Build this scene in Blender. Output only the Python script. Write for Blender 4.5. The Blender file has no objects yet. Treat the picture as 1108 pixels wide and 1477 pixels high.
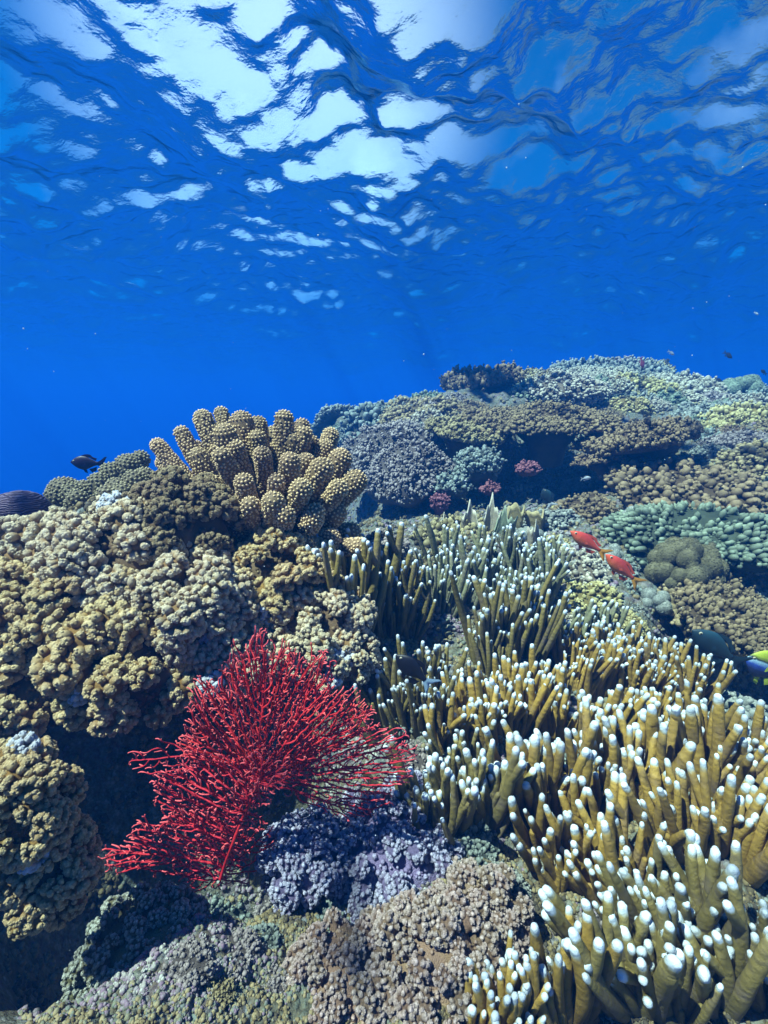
import bpy, math, random
import numpy as np
from mathutils import Vector, Matrix

# ---------------------------------------------------------------- camera, light, exposure
S = bpy.context.scene
COL = S.collection
PITCH = math.radians(13.5)
cam_data = bpy.data.cameras.new('camera')
cam = bpy.data.objects.new('camera', cam_data)
COL.objects.link(cam)
cam.location = (0, 0, 0)
cam.rotation_euler = (math.radians(90) - PITCH, 0, 0)
cam_data.sensor_fit = 'VERTICAL'
cam_data.sensor_height = 24.0
cam_data.lens = 24.0 * 641 / 1477
cam_data.clip_start = 0.02
cam_data.clip_end = 2000
S.camera = cam

SUN_EL, SUN_AZ = math.radians(62), math.radians(-112)     # azimuth from +Y towards +X
sdir = Vector((math.cos(SUN_EL) * math.sin(SUN_AZ), math.cos(SUN_EL) * math.cos(SUN_AZ), math.sin(SUN_EL)))
world = bpy.data.worlds.new('World')
S.world = world
world.use_nodes = True
wn = world.node_tree
wn.nodes.clear()
sky = wn.nodes.new('ShaderNodeTexSky')
sky.sky_type = 'NISHITA'
sky.sun_disc = False
sky.ozone_density = 4.0
sky.dust_density = 0.3
sky.sun_elevation = SUN_EL
sky.sun_rotation = SUN_AZ
bg = wn.nodes.new('ShaderNodeBackground')
bg.inputs['Strength'].default_value = 0.09
wo = wn.nodes.new('ShaderNodeOutputWorld')
# added cloud noise, and a glow painted in ahead as stand-in sun glare
gen = wn.nodes.new('ShaderNodeTexCoord').outputs['Generated']
cl = wn.nodes.new('ShaderNodeTexNoise'); cl.inputs['Scale'].default_value = 7.0; cl.inputs['Detail'].default_value = 6
wn.links.new(gen, cl.inputs['Vector'])
cr = wn.nodes.new('ShaderNodeMapRange'); cr.inputs[1].default_value = 0.52; cr.inputs[2].default_value = 0.74
wn.links.new(cl.outputs['Fac'], cr.inputs[0])
dt = wn.nodes.new('ShaderNodeVectorMath'); dt.operation = 'DOT_PRODUCT'
gd = Vector((math.sin(math.radians(-11)) * math.cos(math.radians(29)), math.cos(math.radians(-11)) * math.cos(math.radians(29)), math.sin(math.radians(29))))
dt.inputs[1].default_value = gd
wn.links.new(gen, dt.inputs[0])
gl = wn.nodes.new('ShaderNodeMapRange'); gl.interpolation_type = 'SMOOTHSTEP'
gl.inputs[1].default_value = 0.925; gl.inputs[2].default_value = 1.0; gl.inputs[3].default_value = 0.0; gl.inputs[4].default_value = 4.5
wn.links.new(dt.outputs['Value'], gl.inputs[0])
ml = wn.nodes.new('ShaderNodeMath'); ml.operation = 'MULTIPLY_ADD'
wn.links.new(cr.outputs[0], ml.inputs[0]); ml.inputs[1].default_value = 1.6; wn.links.new(gl.outputs[0], ml.inputs[2])
ad = wn.nodes.new('ShaderNodeVectorMath'); ad.operation = 'MULTIPLY_ADD'
ad.inputs[0].default_value = (1.0, 0.98, 0.95)
wn.links.new(ml.outputs[0], ad.inputs[1]); hs = wn.nodes.new('ShaderNodeHueSaturation'); hs.inputs['Saturation'].default_value = 1.9; hs.inputs['Value'].default_value = 0.6
wn.links.new(sky.outputs[0], hs.inputs['Color']); wn.links.new(hs.outputs[0], ad.inputs[2])
wn.links.new(ad.outputs[0], bg.inputs[0])
wn.links.new(bg.outputs[0], wo.inputs[0])
sun_d = bpy.data.lights.new('sun', 'SUN')
sun_d.energy = 5.0
sun_d.angle = math.radians(0.6)
sun_d.color = (1.0, 0.92, 0.76)
sun = bpy.data.objects.new('sun', sun_d)
sun.rotation_euler = sdir.to_track_quat('Z', 'Y').to_euler()
COL.objects.link(sun)
S.view_settings.view_transform = 'Standard'
S.view_settings.look = 'None'
S.view_settings.gamma = 1
S.view_settings.use_curve_mapping = False
S.view_settings.exposure = 1.5
S.cycles.use_denoising = True
S.cycles.max_bounces = 6
S.cycles.diffuse_bounces = 2
S.cycles.glossy_bounces = 2
S.cycles.volume_bounces = 2
S.cycles.transparent_max_bounces = 12
S.cycles.caustics_reflective = False
S.cycles.caustics_refractive = False
S.cycles.sample_clamp_indirect = 4.0

random.seed(7)
RNG = np.random.default_rng(7)

# ---------------------------------------------------------------- picking points in the view
SP, CP = math.sin(PITCH), math.cos(PITCH)
def ray(u, v):
    a = (u - 554) / 641.0
    b = (738.5 - v) / 641.0
    return np.array([a, CP + b * SP, -SP + b * CP])
def at(u, v, Y):
    r = ray(u, v)
    return r * (Y / r[1])

# ---------------------------------------------------------------- noise
def _h(ix, iy, seed):
    h = (ix.astype(np.int64) * 374761393 + iy.astype(np.int64) * 668265263 + seed * 1442695041) & 0xffffffff
    h = ((h ^ (h >> 13)) * 1274126177) & 0xffffffff
    h = ((h ^ (h >> 16)) * 2246822519) & 0xffffffff
    return ((h ^ (h >> 15)) & 0xffffff) / float(0xffffff)
def vnoise(x, y, seed=0):
    ix, iy = np.floor(x), np.floor(y)
    fx, fy = x - ix, y - iy
    ux, uy = fx * fx * (3 - 2 * fx), fy * fy * (3 - 2 * fy)
    a, b = _h(ix, iy, seed), _h(ix + 1, iy, seed)
    c, d = _h(ix, iy + 1, seed), _h(ix + 1, iy + 1, seed)
    return (a + (b - a) * ux) * (1 - uy) + (c + (d - c) * ux) * uy
def fbm(x, y, seed=0, n=4):
    s, a, t = 0, 1.0, 0
    for i in range(n):
        s = s + a * vnoise(x, y, seed + i * 17); t += a
        x, y, a = x * 2.03 + 3.1, y * 2.03 + 1.7, a * 0.5
    return s / t
def worley(x, y, seed=0):
    ix, iy = np.floor(x), np.floor(y)
    best = np.full(np.shape(x), 9.0)
    for dx in (-1, 0, 1):
        for dy in (-1, 0, 1):
            cx, cy = ix + dx, iy + dy
            px, py = cx + _h(cx, cy, seed), cy + _h(cx, cy, seed + 91)
            best = np.minimum(best, (px - x) ** 2 + (py - y) ** 2)
    return np.sqrt(best)

# ---------------------------------------------------------------- mesh building
def new_mesh(name, V, Q=None, T=None, mat=None, attr=None, smooth=True, mats=None, mi=None):
    me = bpy.data.meshes.new(name)
    V = np.asarray(V, dtype=np.float32)
    nq = 0 if Q is None else len(Q)
    nt = 0 if T is None else len(T)
    loops = []
    if nq: loops.append(np.asarray(Q, dtype=np.int32).ravel())
    if nt: loops.append(np.asarray(T, dtype=np.int32).ravel())
    loops = np.concatenate(loops)
    tot = np.concatenate([np.full(nq, 4, np.int32), np.full(nt, 3, np.int32)])
    st = np.concatenate([[0], np.cumsum(tot)[:-1]]).astype(np.int32)
    me.vertices.add(len(V)); me.vertices.foreach_set('co', V.ravel())
    me.loops.add(len(loops)); me.loops.foreach_set('vertex_index', loops)
    me.polygons.add(nq + nt)
    me.polygons.foreach_set('loop_start', st)
    me.polygons.foreach_set('loop_total', tot)
    if smooth:
        me.polygons.foreach_set('use_smooth', np.ones(nq + nt, dtype=bool))
    if mi is not None:
        me.polygons.foreach_set('material_index', np.asarray(mi, dtype=np.int32))
    if attr is not None:
        for k, a in attr.items():
            at_ = me.attributes.new(k, 'FLOAT', 'POINT')
            at_.data.foreach_set('value', np.asarray(a, dtype=np.float32))
    me.update(calc_edges=True)
    me.validate()
    if mat: me.materials.append(mat)
    for m in mats or []: me.materials.append(m)
    return me

def obj(name, me, parent=None, loc=None, rot=None, scale=None):
    o = bpy.data.objects.new(name, me)
    COL.objects.link(o)
    if parent is not None: o.parent = parent
    if loc is not None: o.location = loc
    if rot is not None: o.rotation_euler = rot
    if scale is not None: o.scale = scale if hasattr(scale, '__len__') else (scale,) * 3
    return o
def tag(o, label=None, cat=None, group=None, kind=None):
    if label: o['label'] = label
    if cat: o['category'] = cat
    if group: o['group'] = group
    if kind: o['kind'] = kind
    return o

class MB:
    """collects arrays of vertices, quads and triangles with one float attribute"""
    def __init__(s): s.V, s.Q, s.T, s.A, s.n = [], [], [], [], 0
    def add(s, V, Q=None, T=None, A=None):
        V = np.asarray(V, float)
        s.V.append(V)
        if Q is not None and len(Q): s.Q.append(np.asarray(Q) + s.n)
        if T is not None and len(T): s.T.append(np.asarray(T) + s.n)
        s.A.append(np.zeros(len(V)) if A is None else np.broadcast_to(np.asarray(A, float), (len(V),)))
        s.n += len(V)
    def mesh(s, name, mat, smooth=True):
        return new_mesh(name, np.concatenate(s.V), np.concatenate(s.Q) if s.Q else None,
                        np.concatenate(s.T) if s.T else None, mat, {'tip': np.concatenate(s.A)}, smooth)

def ico(level):
    import bmesh
    bm = bmesh.new()
    bmesh.ops.create_icosphere(bm, subdivisions=level, radius=1.0)
    V = np.array([v.co[:] for v in bm.verts]); T = np.array([[v.index for v in f.verts] for f in bm.faces])
    bm.free()
    return V, T
ICO = {l: ico(l) for l in (1, 2, 3)}

def frame_from(n):
    n = n / (np.linalg.norm(n, axis=-1, keepdims=True) + 1e-12)
    ref = np.where(np.abs(n[..., 2:3]) < 0.9, np.array([0, 0, 1.0]), np.array([1.0, 0, 0]))
    a = np.cross(ref, n); a /= np.linalg.norm(a, axis=-1, keepdims=True) + 1e-12
    return a, np.cross(n, a), n

def blobs(mb, P, N, r, level=1, stretch=1.0, A=1.0, A0=None, rng=RNG):
    """many small rounded knobs at P pointing along N"""
    V0, T0 = ICO[level]
    a, b, n = frame_from(N)
    r = np.broadcast_to(np.asarray(r, float), (len(P),))
    W = (V0[None, :, 0:1] * a[:, None] + V0[None, :, 1:2] * b[:, None] + V0[None, :, 2:3] * n[:, None] * stretch) * r[:, None, None] + P[:, None]
    k = len(V0)
    T = (T0[None] + (np.arange(len(P)) * k)[:, None, None]).reshape(-1, 3)
    if A0 is None: A0 = A
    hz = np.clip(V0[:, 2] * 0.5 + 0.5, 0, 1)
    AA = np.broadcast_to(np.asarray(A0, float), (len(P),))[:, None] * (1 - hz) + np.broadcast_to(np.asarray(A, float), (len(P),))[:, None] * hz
    mb.add(W.reshape(-1, 3), T=T, A=AA.ravel())

def tube(mb, P, R, sides=8, A=None, flat=1.0, cap=True, rough=0.0, rng=RNG):
    """tapered tube with a rounded end along a path"""
    P = np.asarray(P, float); R = np.asarray(R, float)
    A = np.zeros(len(P)) if A is None else np.asarray(A, float)
    if cap:
        d = P[-1] - P[-2]; d /= np.linalg.norm(d) + 1e-12
        ang = np.array([0.5, 0.95, 1.35])
        P = np.vstack([P, P[-1] + d * (np.sin(ang) * R[-1])[:, None]])
        R = np.concatenate([R, np.cos(ang) * R[-1]])
        A = np.concatenate([A, [A[-1]] * 3])
    t = np.gradient(P, axis=0)
    t /= np.linalg.norm(t, axis=1, keepdims=True) + 1e-12
    ref = np.array([0.31, 0.91, 0.27]) if abs(t[0] @ np.array([0.31, 0.91, 0.27])) < 0.93 else np.array([1.0, 0, 0])
    a = np.cross(t, ref); a /= np.linalg.norm(a, axis=1, keepdims=True) + 1e-12
    b = np.cross(t, a)
    th = np.arange(sides) * 2 * math.pi / sides
    RR = R[:, None] * (1 + rough * rng.normal(size=(len(P), sides)))
    V = P[:, None] + (a[:, None] * np.cos(th)[None, :, None] * flat + b[:, None] * np.sin(th)[None, :, None]) * RR[..., None]
    n = len(P)
    i = np.arange(n - 1)[:, None] * sides; j = np.arange(sides)[None]; j2 = (j + 1) % sides
    Q = np.stack([i + j, i + j2, i + sides + j2, i + sides + j], -1).reshape(-1, 4)
    V = np.vstack([V.reshape(-1, 3), P[-1:]])
    jj = np.arange(sides)
    T = np.stack([(n - 1) * sides + jj, (n - 1) * sides + (jj + 1) % sides, np.full(sides, n * sides)], -1)
    mb.add(V, Q, T, np.concatenate([np.repeat(A, sides), [A[-1]]]))

def grid_mesh(X, Y, Z, wrap=False):
    n, m = X.shape
    V = np.stack([X, Y, Z], -1).reshape(-1, 3)
    i = np.arange(n - 1)[:, None] * m
    j = np.arange(m if wrap else m - 1)[None]
    j2 = (j + 1) % m
    Q = np.stack([i + j, i + m + j, i + m + j2, i + j2], -1).reshape(-1, 4)
    return V, Q

# ---------------------------------------------------------------- materials
class NT:
    def __init__(s, name):
        s.m = bpy.data.materials.new(name); s.m.use_nodes = True
        s.t = s.m.node_tree; s.t.nodes.clear()
        s.out = s.t.nodes.new('ShaderNodeOutputMaterial')
    def n(s, typ, **k):
        nd = s.t.nodes.new(typ)
        for a, v in k.items():
            if a.startswith('i_'):
                key = a[2:]
                nd.inputs[int(key) if key.isdigit() else key.replace('_', ' ')].default_value = v
            else: setattr(nd, a, v)
        return nd
    def l(s, a, b): s.t.links.new(a, b)
    def noise(s, scale, detail=4, rough=0.55, vec=None):
        nd = s.n('ShaderNodeTexNoise', i_Scale=scale, i_Detail=detail, i_Roughness=rough)
        if vec is not None: s.l(vec, nd.inputs['Vector'])
        return nd.outputs['Fac']
    def ramp(s, fac, stops):
        r = s.n('ShaderNodeValToRGB')
        el = r.color_ramp.elements
        while len(el) > 1: el.remove(el[-1])
        el[0].position, el[0].color = stops[0][0], (*stops[0][1], 1)
        for p, c in stops[1:]:
            e = el.new(p); e.color = (*c, 1)
        s.l(fac, r.inputs[0])
        return r.outputs[0]
    def mix(s, fac, a, b, mode='MIX'):
        m = s.n('ShaderNodeMix', data_type='RGBA', blend_type=mode)
        for sock, v in ((m.inputs[0], fac), (m.inputs[6], a), (m.inputs[7], b)):
            if hasattr(v, 'is_linked'): s.l(v, sock)
            elif isinstance(v, tuple): sock.default_value = (*v, 1)
            else: sock.default_value = v
        return m.outputs[2]
    def math(s, op, a, b=0.0, clamp=False):
        m = s.n('ShaderNodeMath', operation=op, use_clamp=clamp)
        for sock, v in ((m.inputs[0], a), (m.inputs[1], b)):
            if hasattr(v, 'is_linked'): s.l(v, sock)
            else: sock.default_value = v
        return m.outputs[0]
    def mapr(s, v, a, b, c=0.0, d=1.0):
        m = s.n('ShaderNodeMapRange', i_1=a, i_2=b, i_3=c, i_4=d)
        s.l(v, m.inputs[0]); return m.outputs[0]

def coral_mat(name, base, tip, spots=0.0, cell=260.0, var=0.25, vcol=None, bump=0.4, rough=0.6, dirt=0.3, t0=0.25, t1=0.95, sss=0.0):
    k = NT(name)
    tc = k.n('ShaderNodeTexCoord').outputs['Object']
    att = k.n('ShaderNodeAttribute', attribute_name='tip').outputs['Fac']
    oi = k.n('ShaderNodeObjectInfo')
    rnd = oi.outputs['Random']
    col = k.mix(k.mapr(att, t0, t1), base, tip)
    nz = k.noise(22.0, 5, 0.6, tc)
    alt = vcol or tuple(c * 0.45 for c in base)
    col = k.mix(k.mapr(nz, 0.5, 0.72, 0.0, dirt), col, alt)
    big = k.noise(5.0, 3, 0.6, tc)
    hsv = k.n('ShaderNodeHueSaturation')
    k.l(k.mapr(rnd, 0, 1, 0.5 - 0.03 * var, 0.5 + 0.03 * var), hsv.inputs['Hue'])
    k.l(k.mapr(big, 0.3, 0.7, 1 - var, 1 + var), hsv.inputs['Value'])
    k.l(col, hsv.inputs['Color'])
    col = hsv.outputs[0]
    vo = k.n('ShaderNodeTexVoronoi', i_Scale=cell)
    k.l(tc, vo.inputs['Vector'])
    if spots > 0:
        sp = k.mapr(vo.outputs['Distance'], 0.12, 0.42, spots, 0.0)
        col = k.mix(sp, col, tuple(min(1, c * 1.7 + 0.12) for c in tip))
    b1 = k.n('ShaderNodeBump', i_Strength=bump, i_Distance=0.002, invert=True)
    k.l(vo.outputs['Distance'], b1.inputs['Height'])
    b2 = k.n('ShaderNodeBump', i_Strength=0.5, i_Distance=0.003)
    k.l(k.noise(120.0, 4, 0.7, tc), b2.inputs['Height'])
    k.l(b1.outputs[0], b2.inputs['Normal'])
    p = k.n('ShaderNodeBsdfPrincipled', i_Roughness=rough)
    p.inputs['Specular IOR Level'].default_value = 0.25
    if sss: p.inputs['Subsurface Weight'].default_value = sss
    k.l(col, p.inputs['Base Color'])
    k.l(b2.outputs[0], p.inputs['Normal'])
    k.l(p.outputs[0], k.out.inputs[0])
    return k.m

def rock_mat():
    k = NT('reef rock')
    tc = k.n('ShaderNodeTexCoord').outputs['Object']
    geo = k.n('ShaderNodeNewGeometry')
    up = k.n('ShaderNodeSeparateXYZ'); k.l(geo.outputs['Normal'], up.inputs[0])
    big = k.noise(2.2, 4, 0.6, tc); mid = k.noise(9.0, 5, 0.65, tc); fin = k.noise(45.0, 6, 0.7, tc)
    hue = k.ramp(mid, [(0.25, (0.05, 0.045, 0.035)), (0.4, (0.10, 0.105, 0.07)), (0.5, (0.20, 0.17, 0.10)), (0.58, (0.17, 0.12, 0.16)),
                       (0.66, (0.16, 0.21, 0.19)), (0.8, (0.30, 0.30, 0.26))])
    hue2 = k.ramp(fin, [(0.32, (0.035, 0.03, 0.025)), (0.45, (0.12, 0.10, 0.07)), (0.55, (0.16, 0.20, 0.18)), (0.64, (0.34, 0.34, 0.33)), (0.78, (0.5, 0.52, 0.5))])
    col = k.mix(k.mapr(big, 0.35, 0.65, 0.3, 0.75), hue, hue2)
    vo = k.n('ShaderNodeTexVoronoi', i_Scale=60.0, i_Randomness=1.0); k.l(tc, vo.inputs['Vector'])
    sp = k.math('MULTIPLY', k.mapr(vo.outputs['Distance'], 0.1, 0.35, 1, 0), k.mapr(k.noise(14.0, 3, 0.5, tc), 0.5, 0.6))
    col = k.mix(k.math('MULTIPLY', sp, 0.7), col, (0.42, 0.46, 0.5))
    v2 = k.n('ShaderNodeTexVoronoi', i_Scale=110.0); k.l(tc, v2.inputs['Vector'])
    b1 = k.n('ShaderNodeBump', i_Strength=0.9, i_Distance=0.012); k.l(fin, b1.inputs['Height'])
    b2 = k.n('ShaderNodeBump', i_Strength=0.7, i_Distance=0.005, invert=True); k.l(v2.outputs['Distance'], b2.inputs['Height']); k.l(b1.outputs[0], b2.inputs['Normal'])
    p = k.n('ShaderNodeBsdfPrincipled', i_Roughness=0.75)
    p.inputs['Specular IOR Level'].default_value = 0.2
    k.l(col, p.inputs['Base Color']); k.l(b2.outputs[0], p.inputs['Normal']); k.l(p.outputs[0], k.out.inputs[0])
    return k.m

def water_mat():
    k = NT('sea surface')
    tc = k.n('ShaderNodeTexCoord').outputs['Object']
    mp = k.n('ShaderNodeMapping'); mp.inputs['Scale'].default_value = (1, 1.25, 1); mp.inputs['Rotation'].default_value = (0, 0, 0.35); k.l(tc, mp.inputs[0])
    b1 = k.n('ShaderNodeBump', i_Strength=0.5, i_Distance=0.05); k.l(k.noise(4.5, 3, 0.5, mp.outputs[0]), b1.inputs['Height'])
    b0 = b1
    b1 = k.n('ShaderNodeBump', i_Strength=0.35, i_Distance=0.014); k.l(k.noise(20.0, 3, 0.6, mp.outputs[0]), b1.inputs['Height']); k.l(b0.outputs[0], b1.inputs['Normal'])
    fr = k.n('ShaderNodeFresnel', i_IOR=1.333); k.l(b1.outputs[0], fr.inputs['Normal'])
    gl = k.n('ShaderNodeBsdfGlossy', i_Roughness=0.03); k.l(b1.outputs[0], gl.inputs['Normal'])
    tr = k.n('ShaderNodeBsdfTransparent')
    mx = k.n('ShaderNodeMixShader')
    k.l(fr.outputs[0], mx.inputs[0]); k.l(tr.outputs[0], mx.inputs[1]); k.l(gl.outputs[0], mx.inputs[2])
    k.l(mx.outputs[0], k.out.inputs[0])
    return k.m

# ---------------------------------------------------------------- the sea: surface and the blue water under it
WATER_Z = 3.0
WOFF = (5.7, -14.5)
def build_surface():
    th = np.concatenate([np.linspace(-64, 64, 900), np.linspace(66, 294, 90)]) * math.pi / 180
    r = np.exp(np.linspace(math.log(0.4), math.log(160), 760))
    R, TH = np.meshgrid(r, th, indexing='ij')
    X, Y = R * np.sin(TH), R * np.cos(TH)
    rg = np.random.default_rng(21)
    Z = np.zeros_like(X)
    OX, OY = WOFF
    wx = X + OX + 0.5 * (fbm(X * 0.5, Y * 0.5, 5, 2) - 0.5); wy = Y + OY + 0.5 * (fbm(X * 0.5 + 9, Y * 0.5, 6, 2) - 0.5)
    for i in range(46):
        lam = 0.26 * (8.5 / 0.26) ** (i / 45.0) * rg.uniform(0.9, 1.1)
        a = rg.normal(0.5, 0.75) + math.pi / 2
        kx, ky = math.cos(a) * 2 * math.pi / lam, math.sin(a) * 2 * math.pi / lam
        ph = rg.uniform(0, 6.28)
        slope = 0.068 if lam > 0.9 else 0.084
        fade = np.clip(lam * 90 / R - 0.6, 0, 1)
        p = kx * wx + ky * wy + ph
        Z += slope * lam / (2 * math.pi) * (np.sin(p) + 0.25 * np.cos(2 * p)) * fade
    # patchy gusts make some areas choppier than others
    Z *= 0.55 + 0.9 * fbm(X * 0.35 + 4, Y * 0.35 + 2, 44, 2)
    V, Q = grid_mesh(X, Y, Z, wrap=True)
    c = len(V); V = np.vstack([V, [[0, 0, Z[0].mean()]]])
    m = len(th); j = np.arange(m)
    T = np.stack([j, (j + 1) % m, np.full(m, c)], -1)
    me = new_mesh('sea_surface', V, Q[:, ::-1], T[:, ::-1], water_mat())
    # make the normals point up
    if me.polygons[0].normal.z < 0: me.flip_normals()
    o = obj('sea_surface', me, loc=(0, 0, WATER_Z))
    tag(o, 'rippled sea surface seen from below with bright patches', kind='structure')
    return o
build_surface()

def build_haze():
    k = NT('sea water')
    v = k.n('ShaderNodeVolumePrincipled')
    v.inputs['Color'].default_value = (0.004, 0.065, 0.24, 1)
    v.inputs['Density'].default_value = 0.145
    v.inputs['Anisotropy'].default_value = 0.1
    v.inputs['Absorption Color'].default_value = (0.053, 0.40, 0.745, 1)
    k.l(v.outputs[0], k.out.inputs['Volume'])
    s, b, t = 170.0, -17.0, WATER_Z + 0.9
    V = [(-s, -s, b), (s, -s, b), (s, s, b), (-s, s, b), (-s, -s, t), (s, -s, t), (s, s, t), (-s, s, t)]
    Q = [(0, 3, 2, 1), (4, 5, 6, 7), (0, 1, 5, 4), (1, 2, 6, 5), (2, 3, 7, 6), (3, 0, 4, 7)]
    o = obj('haze', new_mesh('haze', V, Q, mat=k.m, smooth=False))
    tag(o, 'clear blue sea water that fades far things', kind='stuff')
build_haze()

# ---------------------------------------------------------------- the reef terrain
CTRL = []
for u, v, Y in [
    (230,1400,.56),(150,1477,.5),(400,1400,.52),(300,1330,.60),(420,1300,.66),(554,1477,.44),(700,1400,.52),(520,1280,.68),(480,1200,.78),
    (650,1230,.72),(800,1260,.72),(1000,1330,.62),(1108,1400,.56),(900,1477,.5),(1108,1477,.5),
    (600,1020,1.05),(700,1060,1.0),(820,1080,1.0),(1050,1130,.92),(1108,1200,.8),(900,1180,.84),
    (560,940,1.3),(700,960,1.3),(680,880,1.6),(850,960,1.4),(950,970,1.45),(1050,1005,1.66),(1108,1005,1.68),(985,985,1.62),(1050,960,1.70),(1108,960,1.72),(1060,1030,1.25),(1000,1020,1.28),
    (620,800,2.0),(760,790,2.0),(850,850,1.85),(900,820,1.95),(1000,872,1.80),(1100,880,1.80),(930,890,1.70),(1000,780,2.15),(1108,760,2.25),
    (700,775,2.1),(850,740,2.5),(950,700,2.75),(1060,690,2.75),(1100,640,3.0),
    (560,765,2.7),(600,755,2.9),(700,740,3.2),(800,735,3.2),(620,725,3.3),(520,760,2.8),(860,715,3.2),(700,690,3.75),(800,685,3.75),(640,690,3.7),(870,680,3.6),
    (580,640,3.6),(700,635,3.85),(800,600,4.1),(920,630,3.75),(980,640,3.5),(600,620,3.9),
    (480,615,5.0),(560,592,4.9),(650,577,5.2),(720,552,5.6),(800,545,6.2),(870,532,6.6),(930,534,6.4),(1000,562,5.6),(1060,575,5.2),(1108,585,4.8),(1108,600,4.0),
    (60,800,1.2),(0,790,1.2),(60,760,1.35),(160,730,1.4),(270,730,1.35),(60,900,1.05),(180,900,1.05),(200,980,1.02),(100,1000,1.02),(0,980,1.02),(300,900,1.08),(400,870,1.15),
    (480,900,1.15),(500,970,1.08),(430,800,1.4),(540,800,1.6),(350,990,1.04),(430,1000,1.04)]:
    p = at(u, v, Y); CTRL.append(tuple(p))
CTRL += [(-.62, .80, -1.35), (-.45, .84, -1.4), (-.28, .84, -1.35), (-.16, .86, -1.15), (-.36, .70, -1.35), (-.5, .66, -1.35), (-.2, .76, -1.1), (-.34, .64, -1.2), (-.44, .56, -1.3), (-.1, .84, -1.05), (-.72, .42, -.62), (-.62, .36, -.62), (-.85, .6, -.7), (-1.0, .9, -.8), (-.95, .3, -.6),
         (-3.2, 3.2, -2.6), (-1.2, 2.4, -1.9), (-2.2, 1.9, -1.4), (-2.0, 1.2, -.7), (-.6, 3.6, -2.3), (-1, 5, -2.6), (-4, 6, -5), (-6, 2, -5), (-8, 10, -9),
         (-.5, 6.5, -2.4), (1, 9, -1.6), (4, 9, -1.2), (8, 7, .1), (6, 4, .1), (4, 2, -.2), (10, 12, -3), (4, 14, -6), (-2, 12, -8), (0, -1.5, -1.3), (3, -1.5, -.9), (-3, -1.5, -2.2),
         (2, .8, -.6), (2.4, 1.5, -.45), (1.2, .2, -.8), (-1.2, .3, -1.2), (0, .1, -.95), (12, 0, -.6), (0, -10, -6), (-14, 0, -12), (14, 14, -8), (0, 22, -13), (-14, 14, -13)]
CTRL = np.array(CTRL)
_c = CTRL[:, :2]
_K = -np.sqrt(((_c[:, None] - _c[None]) ** 2).sum(-1) + 0.0025)
_n = len(_c)
_Aug = np.zeros((_n + 1, _n + 1)); _Aug[:_n, :_n] = _K + np.eye(_n) * 0.012; _Aug[:_n, _n] = 1; _Aug[_n, :_n] = 1
_W = np.linalg.solve(_Aug, np.concatenate([CTRL[:, 2], [0]]))
def Hb(x, y):
    """smooth height of the reef"""
    x = np.asarray(x, float); y = np.asarray(y, float)
    s = np.full(x.shape, _W[_n])
    for i in range(_n):
        s = s - _W[i] * np.sqrt((x - _c[i, 0]) ** 2 + (y - _c[i, 1]) ** 2 + 0.0025)
    r = np.sqrt(x * x + y * y)
    f = np.clip((r - 14) / 14, 0, 1)
    return s * (1 - f) + (-14.0) * f
def Hfull(x, y):
    z = Hb(x, y)
    r = np.sqrt(x * x + y * y)
    wx = x + 0.06 * (fbm(x * 7, y * 7, 3) - 0.5); wy = y + 0.06 * (fbm(x * 7 + 5, y * 7, 4) - 0.5)
    amp = np.clip(r, 0.6, 3.5)
    l1 = 1 - np.clip(worley(wx * 3.2, wy * 3.2, 1), 0, 1) ** 2
    l2 = 1 - np.clip(worley(wx * 9, wy * 9, 2), 0, 1) ** 2
    l3 = 1 - np.clip(worley(wx * 26, wy * 26, 8), 0, 1) ** 2
    l4 = 1 - np.clip(worley(wx * 70, wy * 70, 18), 0, 1) ** 2
    z = z + 0.05 * (l1 - 0.7) * np.minimum(amp, 2.5) + 0.035 * (l2 - 0.7) * np.minimum(amp, 1.6) + 0.018 * (l3 - 0.7) * np.clip(fbm(x * 4, y * 4, 9, 2) * 2.2 - 0.3, 0, 1.5) + 0.006 * (l4 - 0.7)
    return z + 0.03 * (fbm(x * 12, y * 12, 31, 4) - 0.5)
def build_ground():
    th = np.concatenate([np.linspace(-52, 52, 820), np.linspace(54, 306, 100)]) * math.pi / 180
    r = np.exp(np.concatenate([np.linspace(math.log(0.25), math.log(9), 900), np.linspace(math.log(9.3), math.log(165), 60)]))
    R, TH = np.meshgrid(r, th, indexing='ij')
    X, Y = R * np.sin(TH), R * np.cos(TH)
    Z = Hfull(X, Y)
    V, Q = grid_mesh(X, Y, Z, wrap=True)
    c = len(V); V = np.vstack([V, [[0, 0, float(Hb(0., 0.))]]])
    m = len(th); j = np.arange(m)
    me = new_mesh('reef_ground', V, Q, np.stack([j, np.full(m, c), (j + 1) % m], -1), rock_mat())
    if sum(p.normal.z for p in me.polygons[5000:5200]) < 0: me.flip_normals()
    tag(obj('reef_ground', me), 'rugged reef rock crusted with algae between the corals', kind='structure')
build_ground()

def hit(u, v, lo=0.3, hi=12.0):
    """where a line of sight through the photo meets the reef"""
    r = ray(u, v); r = r / r[1]
    t = np.exp(np.linspace(math.log(lo), math.log(hi), 500))
    P = r[None] * t[:, None]
    h = Hb(P[:, 0], P[:, 1])
    k = np.where(P[:, 2] < h)[0]
    i = k[0] if len(k) else len(t) - 1
    p = P[i].copy(); p[2] = float(h[i])
    return p
def up_at(p, e=0.08):
    dx = float(Hb(p[0] + e, p[1]) - Hb(p[0] - e, p[1])) / (2 * e); dy = float(Hb(p[0], p[1] + e) - Hb(p[0], p[1] - e)) / (2 * e)
    n = np.array([-dx, -dy, 1.0]); return n / np.linalg.norm(n)

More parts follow.
